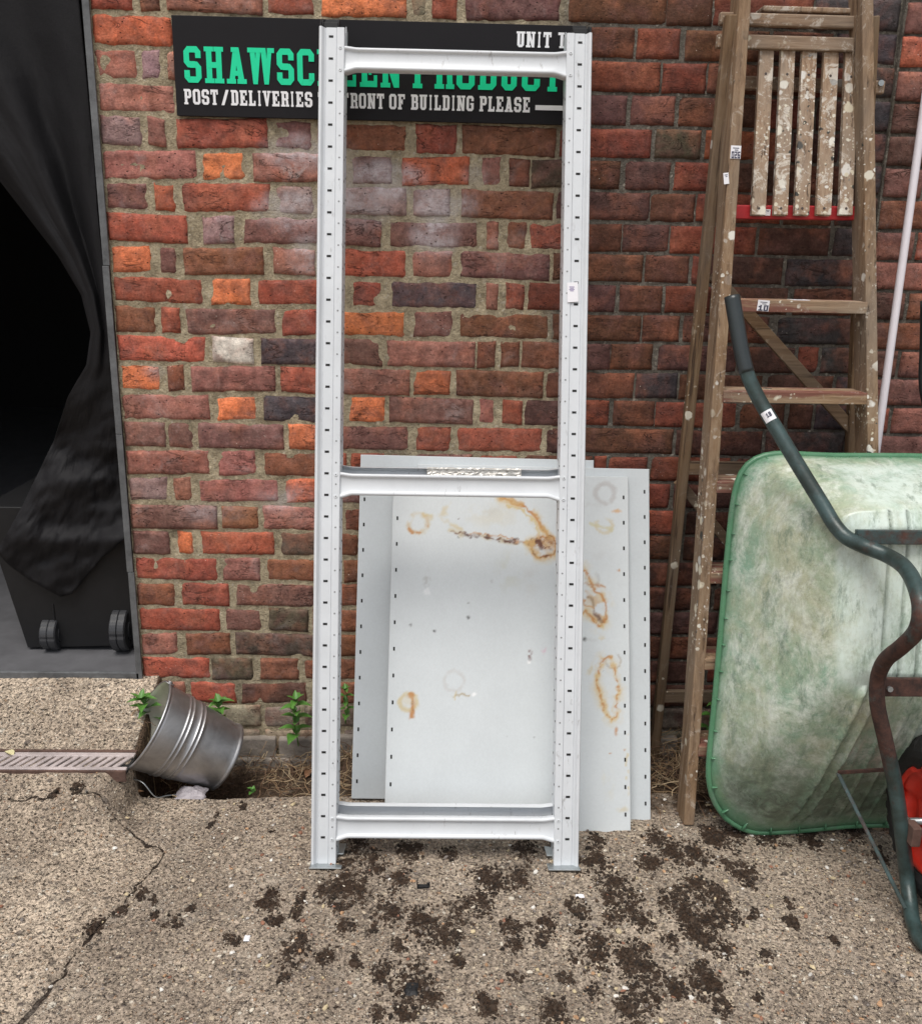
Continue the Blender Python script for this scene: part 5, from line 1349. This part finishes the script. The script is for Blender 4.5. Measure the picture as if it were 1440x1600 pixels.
# black sheet
NTT, NS = 190, 110
tt = [-220, 0, 120, 250, 330, 400, 460, 520, 570, 620, 690, 740, 790, 840, 880, 905]
xl_ = [-560, -320, -150, -25, 38, 92, 128, 143, 136, 106, 84, 60, 36, 8, -14, -22]
xr_ = [110, 124, 136, 148, 153, 160, 167, 174, 178, 183, 189, 193, 196, 199, 202, 203]
dp = [.05, .05, .05, .05, .05, .045, .04, .04, .05, .07, .10, .12, .115, .10, .105, .115]
P = np.zeros((NTT, NS, 3))
hem = lambda s: np.interp(s, [0, .12, .3, .52, .60, .8, 1.], [862, 880, 905, 932, 928, 872, 838])
for i in range(NTT):
    ti = i/(NTT-1)
    for j in range(NS):
        s = j/(NS-1); yend = float(hem(s)); py = -220+(yend+220)*ti
        a = np.interp(py, tt, xl_); b = np.interp(py, tt, xr_); d = np.interp(py, tt, dp)
        px = a+(b-a)*s
        wdt = (b-a)
        up = 1-sstep(480, 620, py); lo = sstep(540, 700, py)
        f_ = up*(.026*math.sin(s*8+1.3*math.sin(ti*3)+.8)+.012*math.sin(s*17+ti*5)+.007*float(fbm(s*6, ti*7, 0, 83)))*min(1, wdt/90)
        f_ += lo*(.032*float(fbm(px*.013, py*.016, 0, 81))+.016*float(fbm(px*.035+py*.02, py*.04, 0, 82)))
        f_ += .020*lo*math.sin((px*.9+py)*.035)*sstep(640, 720, py)*(1-sstep(860, 930, py))
        f_ += -.028*math.exp(-((py-845)/16.)**2)*sstep(.05, .3, s)          # ridge where it runs over the tub's edge
        f_ += .03*math.exp(-((py-722)/20.)**2)*sstep(.2, .5, s)
        P[i, j] = atY(px, py, max(.018, d+f_+.012))
mb = MB(); mb.grid(P, flip=True)
sh = mb.build("black_sheet", [CLOTHM], smooth=True)
m_ = sh.modifiers.new('s', 'SOLIDIFY'); m_.thickness = .002
tag(sh, "black fabric sheet hanging from the lintel and draped over the tub in the doorway", "sheet")

# ------------------------------------------------------------------ weeds
def leaf(mb, base, d, L, Wd, up, droop=.35, fold=.25):
    base, d, up = A_(base), nrm(d), A_(up); s = nrm(np.cross(d, up)); up = np.cross(s, d); n = 7
    rows = []
    for i in range(n):
        t = i/(n-1); wd = Wd*(math.sin(math.pi*min(1, t*1.02)**.75))*(1-.25*t)+.0004
        c = base+d*L*t-A_((0, 0, 1))*droop*L*t*t
        rows.append([c-s*wd+up*wd*fold*1.6, c-s*wd*.5+up*wd*fold*.5, c, c+s*wd*.5+up*wd*fold*.5, c+s*wd+up*wd*fold*1.6])
    mb.grid(rows)
def weed(px, py, yd, h, label, nl=5, L=.04, lean=(0, -.1, 1), seed=1, spread=1.):
    r_ = random.Random(seed); b = atY(px, py, yd); root = thing("weed", b, label, "weed", "weeds growing at the foot of the wall")
    mb = MB(); lean = nrm(lean); tip = b+lean*h
    pts = [b+lean*h*t+A_((.006*math.sin(t*5+seed), 0, 0)) for t in np.linspace(0, 1, 7)]
    mb.tube(pts, [.0022-.0012*t for t in np.linspace(0, 1, 7)], 6); mb.build("stem", [LEAF], root, smooth=True)
    mb = MB()
    for k in range(nl):
        t = .25+.75*k/max(1, nl-1); c = b+(tip-b)*t; a0 = r_.uniform(0, 6.28) if k else 1.
        for sgn_ in (0, math.pi):
            a = k*math.pi*.5+sgn_+r_.uniform(-.4, .4)+seed
            d = A_((math.cos(a), math.sin(a)*.8-.25, r_.uniform(.25, .8))); LL = L*r_.uniform(.7, 1.15)*(1.1-.35*t)
            leaf(mb, c, d, LL*spread, LL*.27, (0, 0, 1), r_.uniform(.2, .6))
    for k in range(4): leaf(mb, tip, (math.cos(k*1.6+seed), math.sin(k*1.6+seed)-.2, 1.1), L*.6, L*.13, (0, 0, 1), .2)
    mb.build("leaves", [LEAF], root, smooth=True)
    return root
weed(243, 1128, -.11, .085, "leafy green weed sprouting behind the mouth of the bucket", 5, .068, (-.35, -.3, 1), 3)
weed(344, 1128, -.10, .065, "small green weed poking up behind the base of the bucket", 4, .06, (.0, -.2, 1), 5)
weed(463, 1165, -.05, .15, "tall green weed against the wall just left of the frames", 7, .062, (.03, -.1, 1), 8)
weed(543, 1130, -.05, .11, "green weed seen through the left end of the front frame", 5, .04, (-.05, -.1, 1), 11)
weed(1103, 1165, -.06, .16, "green weed behind the ladder, low down by the green tub", 7, .05, (.05, -.1, 1), 14)
weed(395, 1240, -.285, .012, "tiny green seedling on the lip right of the bucket", 2, .022, (0, -.1, 1), 17)
# grass tuft
r_ = random.Random(4); g0 = atZ(140, 1206, .10); mb = MB()
for k in range(90):
    b = g0+A_((r_.gauss(0, .014), r_.gauss(0, .010), -.004)); d = nrm((r_.gauss(0, .6), r_.gauss(-.25, .5), 1)); L = r_.uniform(.010, .028)
    leaf(mb, b, d, L, .0013, (0, 1, 0), .4, .1)
tag(mb.build("grass_tuft", [GRASSM]), "yellow green tuft of moss and grass on the front edge of the drain", "grass tuft")

# dead stems, twigs and litter
def stems(name, boxes, label, seed):
    r_ = random.Random(seed); mb = MB(); cols = []
    for (px, py, sx, sy, nn, L, hh) in boxes:
        for _ in range(nn):
            p = atY(px+r_.gauss(0, sx), py+r_.gauss(0, sy), -.15); q = atZ(px+r_.gauss(0, sx), py+r_.gauss(0, sy), -.05)
            q[1] = min(-.02, max(-.34, q[1])); q[2] = float(ground_z(q[0], q[1]))+r_.uniform(0, hh)
            a = r_.uniform(0, 6.28); d = A_((math.cos(a), math.sin(a)*.6, r_.uniform(-.2, .5))); pts = [q]; 
            for k in range(5):
                d = nrm(d+A_((r_.gauss(0, .4), r_.gauss(0, .4), r_.gauss(0, .3)))); nx = pts[-1]+d*L*r_.uniform(.1, .28)
                nx[1] = min(-.012, nx[1]); nx[2] = max(nx[2], float(ground_z(nx[0], nx[1]))+.001); pts.append(nx)
            n0 = len(mb.v); mb.tube(pts, r_.uniform(.0005, .0013), 5, caps=False)
            c = A_(r_.choice([(.30, .20, .11), (.20, .12, .07), (.42, .32, .20), (.12, .07, .045)]))
            cols += [c]*(len(mb.v)-n0)
    o = mb.build(name, [TWIGM], attrs={'col': np.array(cols)}); tag(o, label, "dry stems", kind="stuff")
stems("dry_stems", [(460, 1200, 28, 22, 150, .09, .03), (420, 1170, 30, 12, 60, .07, .02), (540, 1200, 14, 30, 60, .08, .03), (275, 1232, 24, 12, 60, .06, .03), (1040, 1200, 35, 35, 260, .11, .05), (1120, 1230, 25, 30, 120, .09, .04), (700, 1230, 140, 20, 120, .08, .03)], "tangled dry brown stems and roots in the dirt along the wall", 5)
def dry_leaf(px, py, z, L, col, ang, label):
    b = toground(px, py); mb = MB(); leaf(mb, b+A_((0, 0, .006)), (math.cos(ang), math.sin(ang), .15), L, L*.28, (0, 0, 1), .1, .5)
    tag(mb.build("dry_leaf", [m_flat("dry_leaf_"+str(px), col, .8, 0, .2, 90)], smooth=True), label, "leaf")
dry_leaf(32, 1083, .2, .032, (.52, .33, .14), .2, "curled dry yellow leaf on the concrete below the doorway")
dry_leaf(203, 1245, .08, .036, (.45, .25, .13), .4, "dry brown leaf lying at the slab corner under the bucket's mouth")
dry_leaf(478, 1218, -.04, .045, (.34, .18, .10), 1.2, "crisp brown leaf in the dirt just left of the frames")
dry_leaf(22, 1184, .1, .036, (.60, .55, .32), 2.6, "pale dried leaf on the left end of the drain")
# crumpled scraps
def scrap(name, px, py, sx, sy, sz, mat, label, cat, seed, lift=0., zz=None):
    b = toground(px, py) if zz is None else atY(px, py, zz); n1 = 14; mb = MB(); P = np.zeros((n1, n1, 3))
    for i in range(n1):
        for j in range(n1):
            u_, v_ = i/(n1-1)-.5, j/(n1-1)-.5; k = 1-(2*max(abs(u_), abs(v_)))**3
            P[i, j] = b+A_((u_*sx, v_*sy, lift+.001+sz*k*(.7+.5*float(fbm(i*.35, j*.35, seed, 3)))))
    P[..., 0] += .08*sx*noise(P[..., 1]*90, P[..., 2]*90, 0, seed); mb.grid(P); o = mb.build(name, [mat]); m_ = o.modifiers.new('s', 'SOLIDIFY'); m_.thickness = .001; m_.offset = 1
    return tag(o, label, cat)
scrap("plastic_scrap", 300, 1241, .075, .05, .022, m_flat("dull_white_plastic", (.34, .31, .33), .5, 0, .3, 40, .2), "dirty white crumpled plastic wedged under the base of the bucket", "litter", 4, .0, -.285)
scrap("paper_scrap", 386, 1467, .011, .016, .004, PAPER, "torn white scrap of paper on the dark moss at the left", "litter", 7)
scrap("paper_scrap", 906, 1401, .018, .010, .004, PAPER, "small crumpled bluish white scrap beyond the right foot of the frame", "litter", 9)
scrap("dark_shard", 643, 1548, .030, .034, .010, BLACKP, "dark curved plastic shard on the dirt in the foreground", "litter", 12)
b = toground(661, 1387); mb = MB(); mb.box(b+A_((0, 0, .003)), (.014, 0, 0), (0, .005, 0), (0, 0, .003)); mb.box(b+A_((-.013, .0, .010)), (.0012, 0, 0), (0, .005, 0), (0, 0, .009)); mb.box(b+A_((.012, .004, .004)), (.003, 0, 0), (0, .002, 0), (0, 0, .006))
tag(mb.build("plastic_clip", [BLACKP], bevel=.0008), "small black plastic clip lying in the moss below the frame", "clip")
for px, py, s in ((681, 1364, .010), (632, 1386, .008), (729, 1419, .007), (1125, 1491, .013), (949, 1450, .012), (895, 1556, .013), (1246, 1552, .011), (1374, 1512, .010), (611, 1345, .008), (706, 1360, .008), (850, 1575, .012), (1398, 1536, .010), (965, 1358, .008), (614, 1343, .008), (700, 1425, .012), (1060, 1385, .014), (1092, 1388, .011), (1218, 1410, .014), (1050, 1487, .013), (1242, 1445, .012)): pass
